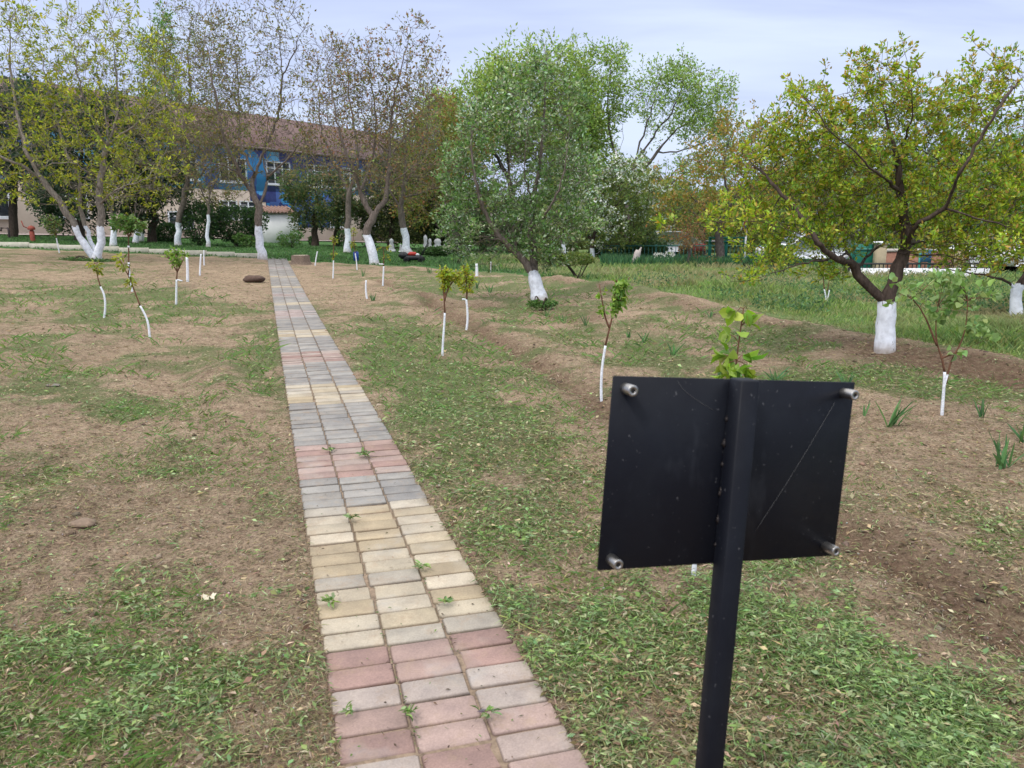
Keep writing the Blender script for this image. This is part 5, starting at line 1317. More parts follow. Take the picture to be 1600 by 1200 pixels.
cc = pick([(.22, .155, .11), (.17, .12, .085), (.28, .21, .155), (.12, .085, .06)], n, .12)
mo = moist_shade_map(x, y)[:, None]; cc = cc * (1 - .45 * mo)
SOILM = mat('clod_soil', (.3, .2, .14), .95, use_col=True, noise=(60, .3))
co = mesh_np('soil_clods', V.reshape(-1, 3), (np.arange(n)[:, None, None] * 6 + tri[None]).ravel(), np.full(n * 8, 3), SOILM, col=np.repeat(cc, 6, 0), origin=(0, 0, 0))
co['kind'] = 'stuff'
# little pale stones and shell bits
x, y = in_frame_pts(2600, 1.4, 8, 1.8)
k = (lawn_side(x, y) < 0) & ~on_path(x, y, .01); x, y = x[k], y[k]; n = len(x)
r = rng.uniform(.002, .006, n); V = (OCT[None] * r[:, None, None] * (1 + .3 * rng.normal(size=(n, 6, 3)))) + np.c_[x, y, g(x, y) + r * .3][:, None]
pe = mesh_np('pebble_bits', V.reshape(-1, 3), (np.arange(n)[:, None, None] * 6 + tri[None]).ravel(), np.full(n * 8, 3), SOILM, col=np.repeat(pick([(.6, .5, .4), (.5, .4, .32), (.35, .33, .32)], n, .15), 6, 0), origin=(0, 0, 0))
pe['kind'] = 'stuff'

# weed sprigs and single things lying about
def sprig(u, v, label, n, L, seed, cols=FRESH, flat=.6):
    global rng
    rng = np.random.default_rng(seed)
    r_ = ray(u, v); t = (0.01 - CH) / r_[2]; p = A([0, 0, CH]) + r_ * t
    a = rng.random(n) * 6.28
    d = np.c_[np.cos(a), np.sin(a), flat * rng.random(n)]
    q = p + np.c_[rng.normal(size=n) * L * .25, rng.normal(size=n) * L * .2, np.zeros(n)]; q[:, 2] = p[2] + .004 + .012 * rng.random(n)
    o = leaves('weed_sprig', q, d, L * rng.uniform(.5, 1.1, n), L * .3 * rng.uniform(.5, 1.2, n), pick(cols, n, .2), LEAF, origin=tuple(p), six=True, up=A([0, 0, 1.]))
    return tag(o, label, 'weed', 'weed sprigs on the paved path')
sprig(517, 943, 'spiky green weed rooted at the left rim of the tan blocks', 18, .045, 1)
sprig(545, 1126 - 10, 'dark green wilted sprig across a joint of the pink blocks, left one', 16, .034, 2)
sprig(636, 1118, 'dark green wilted sprig on the pink blocks beside the middle joint', 20, .034, 12)
sprig(764, 1118, 'round leaved weed with a purple grey tip on the pink blocks', 16, .036, 3, FRESH + [(.14, .10, .12)])
sprig(658, 888, 'flat green sprig on the right joint of the tan blocks', 20, .036, 4)
sprig(698, 943, 'small upright green sprig near the right side of the tan blocks', 14, .034, 5)
sprig(548, 812, 'thin brownish green weed tuft on the left joint of the tan blocks', 14, .045, 6, WILT + FRESH)
sprig(571, 712, 'green weed tuft on the right joint where pink blocks meet grey', 16, .06, 7)
sprig(516, 705, 'green weed tuft on the left joint of the far pink blocks', 12, .05, 8)

# ------------------------------------------------------------------ the sign seen from behind
rng = np.random.default_rng(900)
def euler_R(a, b, c):
    return Matrix.Rotation(a, 3, 'Z') @ Matrix.Rotation(b, 3, 'X') @ Matrix.Rotation(c, 3, 'Y')
SR = euler_R(math.radians(18.61), math.radians(-3.41), math.radians(5.04))
SC = Vector((0.3516, 1.1701, 1.0069)); SW, SH = 0.446, 0.30
BLACK = bpy.data.materials.new('black_powder_coat'); BLACK.use_nodes = True
n_, l_ = BLACK.node_tree.nodes, BLACK.node_tree.links
kb = n_['Principled BSDF']; kb.inputs['Specular IOR Level'].default_value = 0.16
gt = N(n_, 'ShaderNodeTexCoord')
dust = ramp(gnoise(5, 6, .7), [(.45, (.0055, .0065, .011)), (.75, (.010, .012, .017))])
speck = ramp(gnoise(120, 2, .5), [(.70, (0, 0, 0)), (.76, (1, 1, 1))])
smear = ramp(gnoise(9, 4, .7, (1, 1, .35)), [(.60, (0, 0, 0)), (.72, (1, 1, 1))])
cst = mixc(mth('MULTIPLY', speck, .25), mixc(mth('MULTIPLY', smear, .12), dust, (.10, .11, .13, 1) if False else ramp(gnoise(3), [(0, (.10, .11, .13)), (1, (.10, .11, .13))])), ramp(gnoise(3), [(0, (.22, .22, .23)), (1, (.22, .22, .23))]))
l_.new(cst, kb.inputs['Base Color'])
l_.new(ramp(gnoise(14, 5), [(.3, (.42, .42, .42)), (.7, (.62, .62, .62))]), kb.inputs['Roughness'])
STEEL = mat('brushed_steel', (.36, .35, .34), .38, 1.0, noise=(50, .15))
DARKHOLE = mat('threaded_hole', (.012, .012, .012), .7)
sx_ax, sn_ax, sz_ax = SR @ Vector((1, 0, 0)), SR @ Vector((0, -1, 0)), SR @ Vector((0, 0, 1))    # board axes: right, toward the camera, up
top_pt = Vector(P(1167, 593, 1.155)); top_pt = Vector(top_pt)
bot_dir_pt = Vector(P(1111, 1200, 1.115))
pdir_ = (top_pt - bot_dir_pt).normalized()
foot = bot_dir_pt - pdir_ * ((bot_dir_pt.z + 0.05) / pdir_.z)
sroot = empty('sign', (foot.x, foot.y, gz(foot.x, foot.y)), 0, 'black square metal sign board seen from behind on a black post', 'sign')
m = MB(); m.box(tuple(SC + sn_ax * -0.002), (SW, 0.004, SH), rot=SR, bev=0.0008); board = m.build('board', BLACK, sroot)
# square tube post, one corner ridge toward the camera
PW = 0.034
zc_ = pdir_; xc_ = (sx_ax - zc_ * sx_ax.dot(zc_)).normalized(); yc_ = zc_.cross(xc_)
PR_ = Matrix((xc_, yc_, zc_)).transposed()
mid = (top_pt + foot) / 2; Lp = (top_pt - foot).length
# put the post's back face against the board where they meet
att = top_pt - pdir_ * 0.15
gap = (att - SC).dot(sn_ax) - PW / 2 - 0.0015
sh_ = -sn_ax * gap
m = MB(); m.box(tuple(mid + sh_), (PW, PW, Lp), rot=PR_, bev=0.0022); m.build('post', BLACK, sroot, smooth=False)
for k, (dxp, dzp) in enumerate([(-1, 1), (1, 1), (1, -1), (-1, -1)]):
    c0 = SC + sx_ax * dxp * (SW / 2 - (0.020 if dxp < 0 else 0.022)) + sz_ax * dzp * (SH / 2 - 0.018)
    m = MB(); m.lathe(tuple(c0), [(0.0085, 0), (0.0085, 0.026), (0.0078, 0.0272), (0.0038, 0.0272), (0.0038, 0.020)], 24, axis=sn_ax)
    so_ = m.build('standoff', STEEL, sroot, smooth=False)
    m = MB(); m.lathe(tuple(c0), [(0.0038, 0.0262), (0.0001, 0.0262)], 16, axis=sn_ax); m.build('bolt_hole', DARKHOLE, so_, origin=tuple(sroot.location))
    so_.children[0].location = (0, 0, 0)
# weld beads in the corner between post and board
pl_ = att + sh_ - xc_ * (PW / 2)
WELDM = mat('weld_metal', (.035, .03, .03), .5, .5, noise=(200, .6))
for t_, r_ in ((-0.085, .0035), (-0.045, .0045), (-0.012, .0035), (0.03, .006), (0.036, .004), (0.08, .0045), (0.12, .003)):
    c0 = pl_ + pdir_ * (0.0 - t_) - sn_ax * (PW / 2 - 0.004)
    V = A(OCT) * r_ * (1 + .25 * rng.normal(size=(6, 3))) * A([.9, .9, 1.8]); mw = MB(); mw.add([tuple(Vector(q) + c0) for q in V], [tuple(t) for t in tri])
    mw.build('weld_bead', WELDM, sroot)
mw = MB()
c1, c2 = SC + sx_ax * 0.185 + sz_ax * 0.115, SC + sx_ax * 0.055 - sz_ax * 0.10
ln = [c1 + (c2 - c1) * t + sn_ax * 0.0004 + sz_ax * (-0.006 * math.sin(math.pi * t)) for t in np.linspace(0, 1, 12)]
mw.tube([tuple(q) for q in ln], .00022, 4); mw.tube([tuple(SC + sx_ax * (-.115 + .07 * t) + sz_ax * (.145 - .045 * t ** .7) + sn_ax * .0003) for t in np.linspace(0, 1, 8)], .0002, 4)
mw.build('scratch', mat('bare_scratch', (.13, .13, .13), .5), sroot)

# ------------------------------------------------------------------ things on the ground
def lump(name, label, cat, u, v, size, col, seed, noise_amt=.18, m=None, squash=.5, group=None):
    rg = np.random.default_rng(seed)
    b = hit(u, v); mb = MB(); n = 12; K = 7
    V = []; Fc = []
    for i in range(K + 1):
        ph = math.pi * i / K
        for j in range(n):
            th = 2 * math.pi * j / n; V.append((math.sin(ph) * math.cos(th), math.sin(ph) * math.sin(th), math.cos(ph) * squash))
    V = A(V); V = V * (1 + noise_amt * vnoise(V[:, 0] * 1.1 + seed, V[:, 1] + V[:, 2] * 2, .45, seed)[:, None] * 2) * A(size) / 2
    for i in range(K):
        for j in range(n): Fc.append((i * n + j, (i + 1) * n + j, (i + 1) * n + (j + 1) % n, i * n + (j + 1) % n))
    mb.add([tuple(A(b) + q + A([0, 0, size[2] * .25])) for q in V], Fc)
    o = mb.build(name, m or mat(name + '_mat', col, .9, noise=(25, .35), bump=(40, .6, .01)), origin=tuple(b))
    return tag(o, label, cat, group)
lump('wood_chunk', 'dark brown chunk of wood lying left of the far path end', 'wood chunk', 398, 441, (.5, .34, .30), (.10, .065, .05), 3, squash=.6)
lump('soil_clod', 'big reddish clod of soil on the bare left ground', 'clod', 130, 822, (.13, .10, .07), (.20, .145, .105), 4)
lump('soil_clod', 'flat grey clod among the cuttings in the left bed', 'clod', 83, 603, (.12, .08, .05), (.17, .15, .13), 5)
# crumpled scrap of pale paper
rg = np.random.default_rng(6); b = hit(325, 938)
V = []; Fc = []
for i in range(7):
    for j in range(6):
        V.append((b[0] + (i - 3) * .0088 + rg.normal() * .002, b[1] + (j - 2.5) * .008 + rg.normal() * .002 - .004 * (i > 3), b[2] + .008 + abs(rg.normal()) * .008 + (.010 if i < 3 and j < 3 else 0)))
for i in range(6):
    for j in range(5):
        if (i > 3 and j < 2) or (i < 1 and j > 3): continue
        Fc.append((i * 6 + j, i * 6 + 6 + j, i * 6 + 7 + j, i * 6 + 1 + j))
m = MB(); m.add(V, Fc); o = m.build('paper_scrap', mat('dirty_paper', (.62, .56, .44), .8, noise=(30, .15)), origin=tuple(b)); tag(o, 'crumpled pale scrap of paper on the soil left of the path', 'litter')
# dry stalks
for u0, v0, u1, v1, c_s, lab in [(780, 968, 860, 1000, (.30, .33, .10), 'long pale green stalk lying from the path edge to the right'), (852, 1000, 905, 1004, (.40, .36, .14), 'bent yellowish stalk end right of the long pale stalk'),
                            (1190, 1180, 1235, 1200, (.45, .24, .15), 'pinkish bare twig by the foot of the sign post'), (250, 1085, 285, 1060, (.12, .08, .06), 'dark thin twig lying on the left ground'),
                            (1420, 1085, 1480, 1068, (.25, .30, .08), 'thick green stalk lying in cuttings at the lower right'), (1125, 905, 1130, 955, (.2, .32, .08), 'upright grass stalk just right of the sign post')]:
    a, b = hit(u0, v0), hit(u1, v1)
    pts = [a + (b - a) * t + A([0, 0, .012 + .01 * math.sin(3 * t + u0)]) + A([.004 * math.sin(9 * t), 0, 0]) for t in np.linspace(0, 1, 9)]
    m = MB(); m.tube(pts, np.linspace(.0028, .0016, 9), 5); o = m.build('stalk', mat('stalk_mat', c_s, .7), origin=tuple(a), smooth=True); tag(o, lab, 'stalk', 'stalks lying on the soil')
# tree stump
b = hit(470, 413); root = empty('tree_stump', tuple(b), 0, 'short sawn tree stump beside the far end of the path', 'stump')
m = MB(); rs = []
R_ = .27; Hs = .27
prof = [(1.35, -.05), (1.12, .03), (1.0, .10), (.97, Hs - .01), (.95, Hs)]
n = 22; base = 0
for r, z in prof:
    for k in range(n):
        t = 2 * math.pi * k / n; q = R_ * r * (1 + .07 * math.sin(5 * t + 1) + .04 * math.sin(9 * t))
        m.v.append((b[0] + q * math.cos(t), b[1] + q * math.sin(t), b[2] + z)); m.c.append((1, 1, 1)); m.h.append(5)
for i in range(len(prof) - 1):
    for k in range(n): m.f.append((i * n + k, i * n + (k + 1) % n, (i + 1) * n + (k + 1) % n, (i + 1) * n + k))
m.build('bark', WOOD, root, smooth=False)
m = MB(); m.lathe((b[0], b[1], b[2] + Hs + .002), [(R_ * .9, 0), (R_ * .5, .004), (.001, .004)], 22); m.build('cut_face', mat('cut_wood', (.42, .34, .27), .9, noise=(12, .3)), root)

# lawn mower on the lawn
MY = 27.0
b = P(647, 412, MY); b[2] = gz(b[0], b[1])
mr_ = empty('lawn_mower', tuple(b), 0, 'black and red lawn mower standing on the lawn with its handle up', 'lawn mower')
BLK = mat('mower_black', (.02, .02, .022), .45); REDM = mat('mower_red', (.45, .03, .02), .4); WHT = mat('white_plastic', (.7, .7, .7), .5); RUB = mat('rubber', (.02, .02, .02), .8)
def loc(x, y, z): return (b[0] + x, b[1] + y, b[2] + z)
m = MB(); m.box(loc(0, 0, .16), (.62, .45, .16), bev=.05); m.build('deck', BLK, mr_)
m = MB(); m.box(loc(-.05, 0, .29), (.30, .28, .14), bev=.05); m.build('engine', REDM, mr_)
m = MB(); m.box(loc(.12, -.02, .27), (.14, .2, .08), bev=.03); m.build('air_filter', WHT, mr_)
m = MB(); m.box(loc(-.36, 0, .24), (.34, .36, .24), bev=.09); m.build('grass_box', BLK, mr_)
for wx, wy in ((.26, .24), (.26, -.24), (-.24, .24), (-.24, -.24)):
    m = MB(); m.lathe(loc(wx, wy - .02, .10), [(.03, 0), (.10, .002), (.10, .04), (.03, .042)], 18, axis=(0, 1, 0)); w_ = m.build('wheel', RUB, mr_)
m = MB()
for sy in (-.2, .2): m.tube([loc(.22, sy, .18), loc(.40, sy, .48), loc(.50, sy, .66)], .014, 6)
m.tube([loc(.50, -.2, .66), loc(.50, .2, .66)], .014, 6); m.build('handle', BLK, mr_)
# blue container behind a sapling
b = P(557, 414, 26.5); b[2] = gz(b[0], b[1])
r0 = empty('blue_container', tuple(b), 0, 'dark blue plastic canister standing on the lawn behind a white stem', 'canister')
m = MB(); m.box(tuple(A(b) + A([0, 0, .17])), (.17, .14, .32), bev=.03); m.build('body', mat('blue_plastic', (.02, .06, .28), .4), r0)
m = MB(); m.lathe(tuple(A(b) + A([.03, 0, .33])), [(.03, 0), (.03, .04), (.001, .041)], 12); m.build('cap', mat('cap_plastic', (.05, .05, .06), .5), r0)

# ------------------------------------------------------------------ the building with the painted wall
FD = A([.493, .870]); FN = A([.870, -.493])          # along the wall, outward normal (toward the garden)
FO = A([-26.7, 40.0])
def W2(t, off=0.0): q = FO + FD * t + FN * off; return q
FYAW = math.atan2(FD[1], FD[0])
EAVE = 6.35
br0 = W2(0)
bld = empty('building', (br0[0], br0[1], 0), 0, 'long two storey building with blue mural above beige walls and brown tiled roof', 'building')
BEIGE = mat('beige_render', (.46, .38, .31), .9, noise=(1.2, .12))
def wbox(m, t0, t1, z0, z1, off0, off1, **k):
    c = W2((t0 + t1) / 2, (off0 + off1) / 2)
    return m.box((c[0], c[1], (z0 + z1) / 2), (t1 - t0, abs(off1 - off0), z1 - z0), rz=FYAW, **k)
T0, T1 = -14.0, 43.0
m = MB(); wbox(m, T0, T1, -2.5, 3.45, -9, 0); m.build('lower_wall', BEIGE, bld)
MUR = bpy.data.materials.new('mural_paint'); MUR.use_nodes = True
n_, l_ = MUR.node_tree.nodes, MUR.node_tree.links
gt = N(n_, 'ShaderNodeTexCoord')
mpn = N(n_, 'ShaderNodeMapping'); mpn.inputs['Rotation'].default_value = (0, 0, -FYAW); mpn.inputs['Scale'].default_value = (.95, .95, .8); l_.new(gt.outputs['Object'], mpn.inputs[0])
vo = N(n_, 'ShaderNodeTexVoronoi', distance='CHEBYCHEV'); vo.inputs['Scale'].default_value = 1.0; vo.inputs['Randomness'].default_value = .75; l_.new(mpn.outputs[0], vo.inputs['Vector'])
sp_ = N(n_, 'ShaderNodeSeparateColor'); l_.new(vo.outputs['Color'], sp_.inputs[0])
hx = N(n_, 'ShaderNodeSeparateXYZ'); l_.new(mpn.outputs[0], hx.inputs[0])
gr_ = N(n_, 'ShaderNodeMapRange'); gr_.inputs['From Min'].default_value = 10; gr_.inputs['From Max'].default_value = 30; gr_.inputs['To Min'].default_value = .25; gr_.inputs['To Max'].default_value = -.42; l_.new(hx.outputs[0], gr_.inputs['Value'])
mu = ramp(mth('ADD', sp_.outputs[0], gr_.outputs[0]), [(.0, (.018, .018, .12)), (.30, (.03, .04, .22)), (.42, (.06, .12, .36)), (.62, (.03, .26, .55)), (.85, (.13, .42, .66))])
for e_ in [x_ for x_ in n_ if x_.type == 'VALTORGB'][-1:]: e_.color_ramp.interpolation = 'CONSTANT'
mm_ = mixc(.25, mu, ramp(gnoise(2.5, 4), [(.3, (.03, .05, .2)), (.7, (.12, .22, .45))]))
l_.new(mm_, n_['Principled BSDF'].inputs['Base Color']); n_['Principled BSDF'].inputs['Roughness'].default_value = .85
m = MB(); wbox(m, T0, T1, 3.453, EAVE, -9, .02)
for (a, c, z) in [(17.2, 18.6, 2.7), (18.6, 24.2, 1.9), (20.3, 25.6, .9)]: wbox(m, a, c, z, 3.45, .002, .03 + a * .0004)
m.build('mural', MUR, bld)
ROOFM = bpy.data.materials.new('roof_tiles'); ROOFM.use_nodes = True
n_, l_ = ROOFM.node_tree.nodes, ROOFM.node_tree.links
gt = N(n_, 'ShaderNodeTexCoord')
mpn = N(n_, 'ShaderNodeMapping'); mpn.inputs['Rotation'].default_value = (0, 0, -FYAW); l_.new(gt.outputs['Object'], mpn.inputs[0])
wv = N(n_, 'ShaderNodeTexWave', wave_type='BANDS', bands_direction='Z'); wv.inputs['Scale'].default_value = 2.2; wv.inputs['Distortion'].default_value = .6; l_.new(mpn.outputs[0], wv.inputs['Vector'])
rc = mixc(.35, ramp(gnoise(1.2, 6, .7), [(.3, (.085, .045, .040)), (.7, (.15, .085, .075))]), ramp(wv.outputs[0], [(.2, (.05, .028, .025)), (.7, (.15, .09, .08))]))
l_.new(rc, n_['Principled BSDF'].inputs['Base Color']); n_['Principled BSDF'].inputs['Roughness'].default_value = .85
RH = 9.35
def rp(t, off, z): q = W2(t, off); return (q[0], q[1], z)
m = MB()
pts = [rp(T0 - .6, .6, EAVE), rp(T1 + .6, .6, EAVE), rp(T1 + .6, -9.6, EAVE), rp(T0 - .6, -9.6, EAVE), rp(T0 + 4, -4.5, RH), rp(T1 - 5, -4.5, RH)]
pts2 = [(p[0], p[1], p[2] - .14) for p in pts[:4]]
m.add(pts + pts2, [(0, 1, 5, 4), (1, 2, 5), (2, 3, 4, 5), (3, 0, 4), (0, 6, 7, 1), (1, 7, 8, 2), (2, 8, 9, 3), (3, 9, 6, 0), (9, 8, 7, 6)])
rf = m.build('roof', ROOFM, bld)
m = MB(); wbox(m, T0 - .6, T1 + .6, EAVE - .12, EAVE + .02, .6, .72); gu = m.build('gutter', mat('gutter_metal', (.22, .16, .15), .6), bld)
WFR = mat('window_frame_white', (.75, .76, .78), .5); GLS = mat('window_glass', (.03, .04, .05), .12, spec=.8)
def window(t, z0, z1, w, panes=3):
    m = MB(); f_ = .09
    wbox(m, t - w / 2, t + w / 2, z0, z0 + f_, .032, .12); wbox(m, t - w / 2, t + w / 2, z1 - f_, z1, .032, .12)
    for k in range(panes + 1):
        a = t - w / 2 + (w - f_) * k / panes; wbox(m, a, a + f_, z0 + f_, z1 - f_, .034, .118)
    wbox(m, t - w / 2 + f_, t + w / 2 - f_, z0 + (z1 - z0) * .68, z0 + (z1 - z0) * .68 + .05, .036, .11)
    w_ = m.build('window', WFR, bld)
    m = MB(); wbox(m, t - w / 2 + f_, t + w / 2 - f_, z0 + f_, z1 - f_, .03, .055); g_ = m.build('pane', GLS, w_, origin=tuple(bld.location)); g_.location = (0, 0, 0)
    m = MB(); wbox(m, t - w / 2 - .08, t + w / 2 + .08, z0 - .08, z0 - .003, .02, .2); g_ = m.build('sill', WFR, w_, origin=tuple(bld.location)); g_.location = (0, 0, 0)
for t in (-.2, 3.8, 7.8, 11.8, 15.8, 19.9, 23.9, 27.9, 31.9, 35.9): window(t, 3.95, 5.55, 2.3)
for t in (-4, 0.2, 4.4): window(t, 1.55, 3.1, 1.9, 3)
for t in (15.2, 16.9): window(t, 1.5, 2.75, 1.5, 2)
for t in (11.4, 20.6, 25.9, 30): window(t, .9, 2.0, 1.9, 2)
# white shed against the wall
sb = W2(20.0, 2.6)
shed = empty('shed', (sb[0], sb[1], gz(sb[0], sb[1])), 0, 'small white shed with a red tiled lean-to roof, right of the dark bush', 'shed')
SHY = 46.0
c1 = P(418, 383, SHY); c2 = P(467, 384, SHY + 1)
zg = min(gz(c1[0], c1[1]), gz(c2[0], c2[1])) - .3
ex = (c2 - c1); ex[2] = 0; wS = np.linalg.norm(ex); ang = math.atan2(ex[1], ex[0]); cS = (c1 + c2) / 2 + A([-math.sin(ang), math.cos(ang), 0]) * 1.0
ztop = P(440, 331, SHY)[2]
shed.location = (cS[0], cS[1], zg)
m = MB(); m.box((cS[0], cS[1], (zg + ztop) / 2), (wS, 2.0, ztop - zg), rz=ang); m.build('wall', mat('white_render', (.68, .68, .70), .9, noise=(3, .08)), shed)
m = MB(); Rr = Matrix.Rotation(ang, 3, 'Z') @ Matrix.Rotation(.16, 3, 'X')
m.box((cS[0], cS[1], ztop + .12), (wS + .2, 2.3, .06), rot=Rr); m.build('roof', mat('shed_tiles', (.20, .11, .09), .85, noise=(5, .3)), shed)
for k in range(9):
    q = Vector((cS[0], cS[1], ztop + .12)) + Rr @ Vector(((k - 4) * (wS + .1) / 9, 0, .05))
    a_, b_ = q + Rr @ Vector((0, -1.18, 0)), q + Rr @ Vector((0, 1.1, 0))
    m = MB(); m.tube([tuple(a_), tuple(b_)], .065, 8, col=(1, 1, 1)); m.build('roof_tile', mat('tile_row', (.24, .15, .12), .85, noise=(8, .25)) if k == 0 else bpy.data.materials['tile_row'], shed)
# pavement in front of the building
pm_ = MB(); vv = []
ts = np.arange(T0, T1, 1.0)
for t in ts:
    for off in (.0, 1.2, 2.6):
        q = W2(t, off); vv.append((q[0], q[1], gz(q[0], q[1]) + .07))
pm_.add(vv, [(i * 3 + k, i * 3 + 3 + k, i * 3 + 4 + k, i * 3 + 1 + k) for i in range(len(ts) - 1) for k in range(2)])
pm_.build('pavement', mat('pavement_concrete', (.46, .38, .35), .9, noise=(2, .15)), origin=(0, 0, 0), kind='structure')
# things by the pavement at far left
b = P(51, 373, 31); b[2] = gz(b[0], b[1]); hy = empty('water_hydrant', tuple(b), 0, 'rusty red hydrant pillar on the lawn edge at far left', 'hydrant')
RST = mat('rusty_red', (.26, .06, .04), .7, noise=(10, .4))
m = MB(); m.lathe(tuple(b), [(.09, -.1), (.09, .38), (.07, .40), (.07, .45)], 12); m.build('barrel', RST, hy)
m = MB(); m.lathe(tuple(A(b) + A([0, 0, .45])), [(.13, 0), (.14, .05), (.11, .12), (.03, .16), (.001, .17)], 12); m.build('cap', RST, hy)
m = MB(); m.tube([tuple(A(b) + A([-.12, 0, .5])), tuple(A(b) + A([-.3, .0, .58])), tuple(A(b) + A([-.36, 0, .8]))], .02, 6); m.build('handle', RST, hy)
b = P(12, 370, 31.5); b[2] = gz(b[0], b[1]); bn = empty('pipe_rack', tuple(b), 0, 'low bent dark metal pipe rail left of the red hydrant', 'rail')
m = MB(); m.tube([tuple(A(b) + A(q)) for q in [(.07, 0, -.1), (.07, 0, .35), (.05, 0, .42), (-.22, 0, .43), (-.24, 0, .3)]], .04, 8); m.build('rail', mat('dark_iron', (.06, .045, .045), .6), bn)
# white garden ornaments far behind the mower
for k, (u, v, w, h, lab) in enumerate([(612, 388, .25, .5, 'small pale garden ornament left of the leaning white foot'), (626, 386, .12, .3, 'tiny white marker post beside the leaning white foot'),
                                    (665, 388, .22, .75, 'tall white slab ornament behind the clipped hedge'), (672, 388, .18, .6, 'narrow white ornament behind the clipped hedge'), (684, 390, .4, .6, 'broad grey slab behind the clipped hedge')]):
    b = P(u, v, 35); b[2] = gz(b[0], b[1]); top = P(u, v - h * 1175 / 35, 35)[2]
    root = empty('garden_ornament', tuple(b), 0, lab, 'ornament', 'pale ornaments behind the mower')
    m = MB(); m.box(tuple(A(b) + A([0, 0, .03])), (w * 1.4, .3, .1), bev=.02); m.build('base', WFR, root)
    m = MB(); m.lathe(tuple(A(b) + A([0, 0, .08])), [(w * .5, 0), (w * .45, h * .4), (w * .3, h * .6), (w * .42, h * .75), (w * .3, h * .92), (.001, h)], 10); m.build('figure', mat('pale_stone', (.5, .5, .5), .8), root)

# ------------------------------------------------------------------ right background: goal frame, fences, cars
GREEN_ = mat('green_paint', (.01, .13, .09), .5); TEAL = mat('teal_rail_paint', (.06, .20, .17), .6)
def post(root, name, p, h, w, m_): q = MB(); q.box((p[0], p[1], p[2] + h / 2), (w, w, h), bev=w * .1); return q.build(name, m_, root)
gy = 31.0
gp = [P(u, 405, gy) for u in (1108, 1133.5, 1161)]
for q in gp: q[2] = gz(q[0], gy)
fr_ = empty('football_goal', tuple(gp[0]), 0, 'dark green steel frame with three posts and a double top beam', 'goal')
zt = P(1130, 370, gy)[2]
for q in gp: post(fr_, 'post', q, zt - q[2], .11, GREEN_)
for zf in (zt - .04, zt - .19):
    m = MB(); m.box(((gp[0][0] + gp[2][0]) / 2, gy - .07, zf), (gp[2][0] - gp[0][0] + .1, .05, .07)); m.build('beam', GREEN_, fr_)
for nx_, (a, b2) in enumerate(((1111, 1122), (1143, 1154))):
    pa, pb2 = P(a, 377, gy), P(b2, 379, gy); m = MB(); m.box(((pa[0] + pb2[0]) / 2, gy + .2, pa[2]), (pb2[0] - pa[0] + .1, .7, .05), rz=.1); m.build('seat_board', mat('grey_board', (.42, .40, .38), .8), fr_)
def rail_fence(label, u0, u1, y, vt, cat='fence', m_=TEAL, step=.16, base=None, name='rail_fence', bar=.022):
    a, b2 = P(u0, 400, y), P(u1, 400, y); zt = P((u0 + u1) / 2, vt, y)[2]
    za = gz(a[0], y); root = empty(name, (a[0], y, za), 0, label, cat)
    n = int((b2[0] - a[0]) / step); m = MB()
    for k in range(n + 1):
        x = a[0] + k * step; z = gz(x, y); m.box((x, y, (z + zt) / 2), (bar, bar, zt - z))
    m.build('bars', m_, root)
    m = MB(); m.box(((a[0] + b2[0]) / 2, y - .03, zt), (b2[0] - a[0], .04, .05)); m.box(((a[0] + b2[0]) / 2, y - .03, zt - (zt - za) * .75), (b2[0] - a[0], .04, .05)); m.build('rails', m_, root)
    for k in range(0, n + 1, 14): x = a[0] + k * step; post(root, 'post', (x, y + .06, gz(x, y) - .1), zt - gz(x, y) + .15, .07, m_)
    if base:
        m = MB(); m.box(((a[0] + b2[0]) / 2, y - .02, za + base / 2 - .3), (b2[0] - a[0], .22, base + .6)); m.build('plinth', mat('white_plinth', (.72, .72, .74), .9, noise=(2, .1)), root)
    return root
rail_fence('teal vertical bar fence behind the iris bed and green frame', 940, 1245, 32, 384)
rail_fence('thin black railing on a white plinth at the right side of the garden', 1330, 1545, 22.5, 412, m_=mat('black_rail', (.03, .03, .03), .5), base=.24, step=.12)
for u, w, h, m_, lab, vb in [(1372, .28, .95, mat('beige_pillar', (.40, .33, .22), .85, noise=(6, .2)), 'beige square gate pillar behind the dark limbed tree', 425), (1498, .26, .85, bpy.data.materials['beige_pillar'], 'beige square pillar close to the parked white car', 425)]:
    p = P(u, vb, 23.4); p[2] = gz(p[0], p[1]); root = empty('gate_pillar', tuple(p), 0, lab, 'pillar')
    m = MB(); m.box((p[0], p[1], p[2] + h / 2), (w, w, h), bev=.01); m.build('shaft', m_, root)
    m = MB(); m.box((p[0], p[1], p[2] + h + .04), (w + .1, w + .1, .08), bev=.01); m.build('cap', WFR, root)
p = P(1352, 425, 23.6); z0 = gz(p[0], 23.6); pn = empty('green_gate', (p[0], 23.6, z0), 0, 'solid dark teal gate leaf beside the beige pillar', 'gate')
m = MB(); m.box((p[0], 23.6, z0 + .5), (.8, .04, .9), bev=.01); m.build('leaf', GREEN_, pn)
m = MB(); m.box((p[0] - .45, 23.6, z0 + .5), (.07, .07, 1.1)); m.build('gate_post', GREEN_, pn)
m = MB(); m.box((p[0], 23.57, z0 + .8), (.76, .03, .06)); m.build('crossbar', TEAL, pn)
p = P(1435, 425, 25); z0 = gz(p[0], 25); wl2 = empty('brick_wall', (p[0], 25, z0), 0, 'low red brown brick wall behind the black railing', 'wall')
m = MB(); m.box((p[0], 25, z0 + .2), (2.6, .25, 1.0)); m.build('masonry', mat('red_brick', (.28, .14, .10), .9, noise=(8, .3)), wl2)
m = MB(); m.box((p[0], 25, z0 + .74), (2.7, .32, .08)); m.build('coping', mat('coping_stone', (.5, .45, .42), .9), wl2)
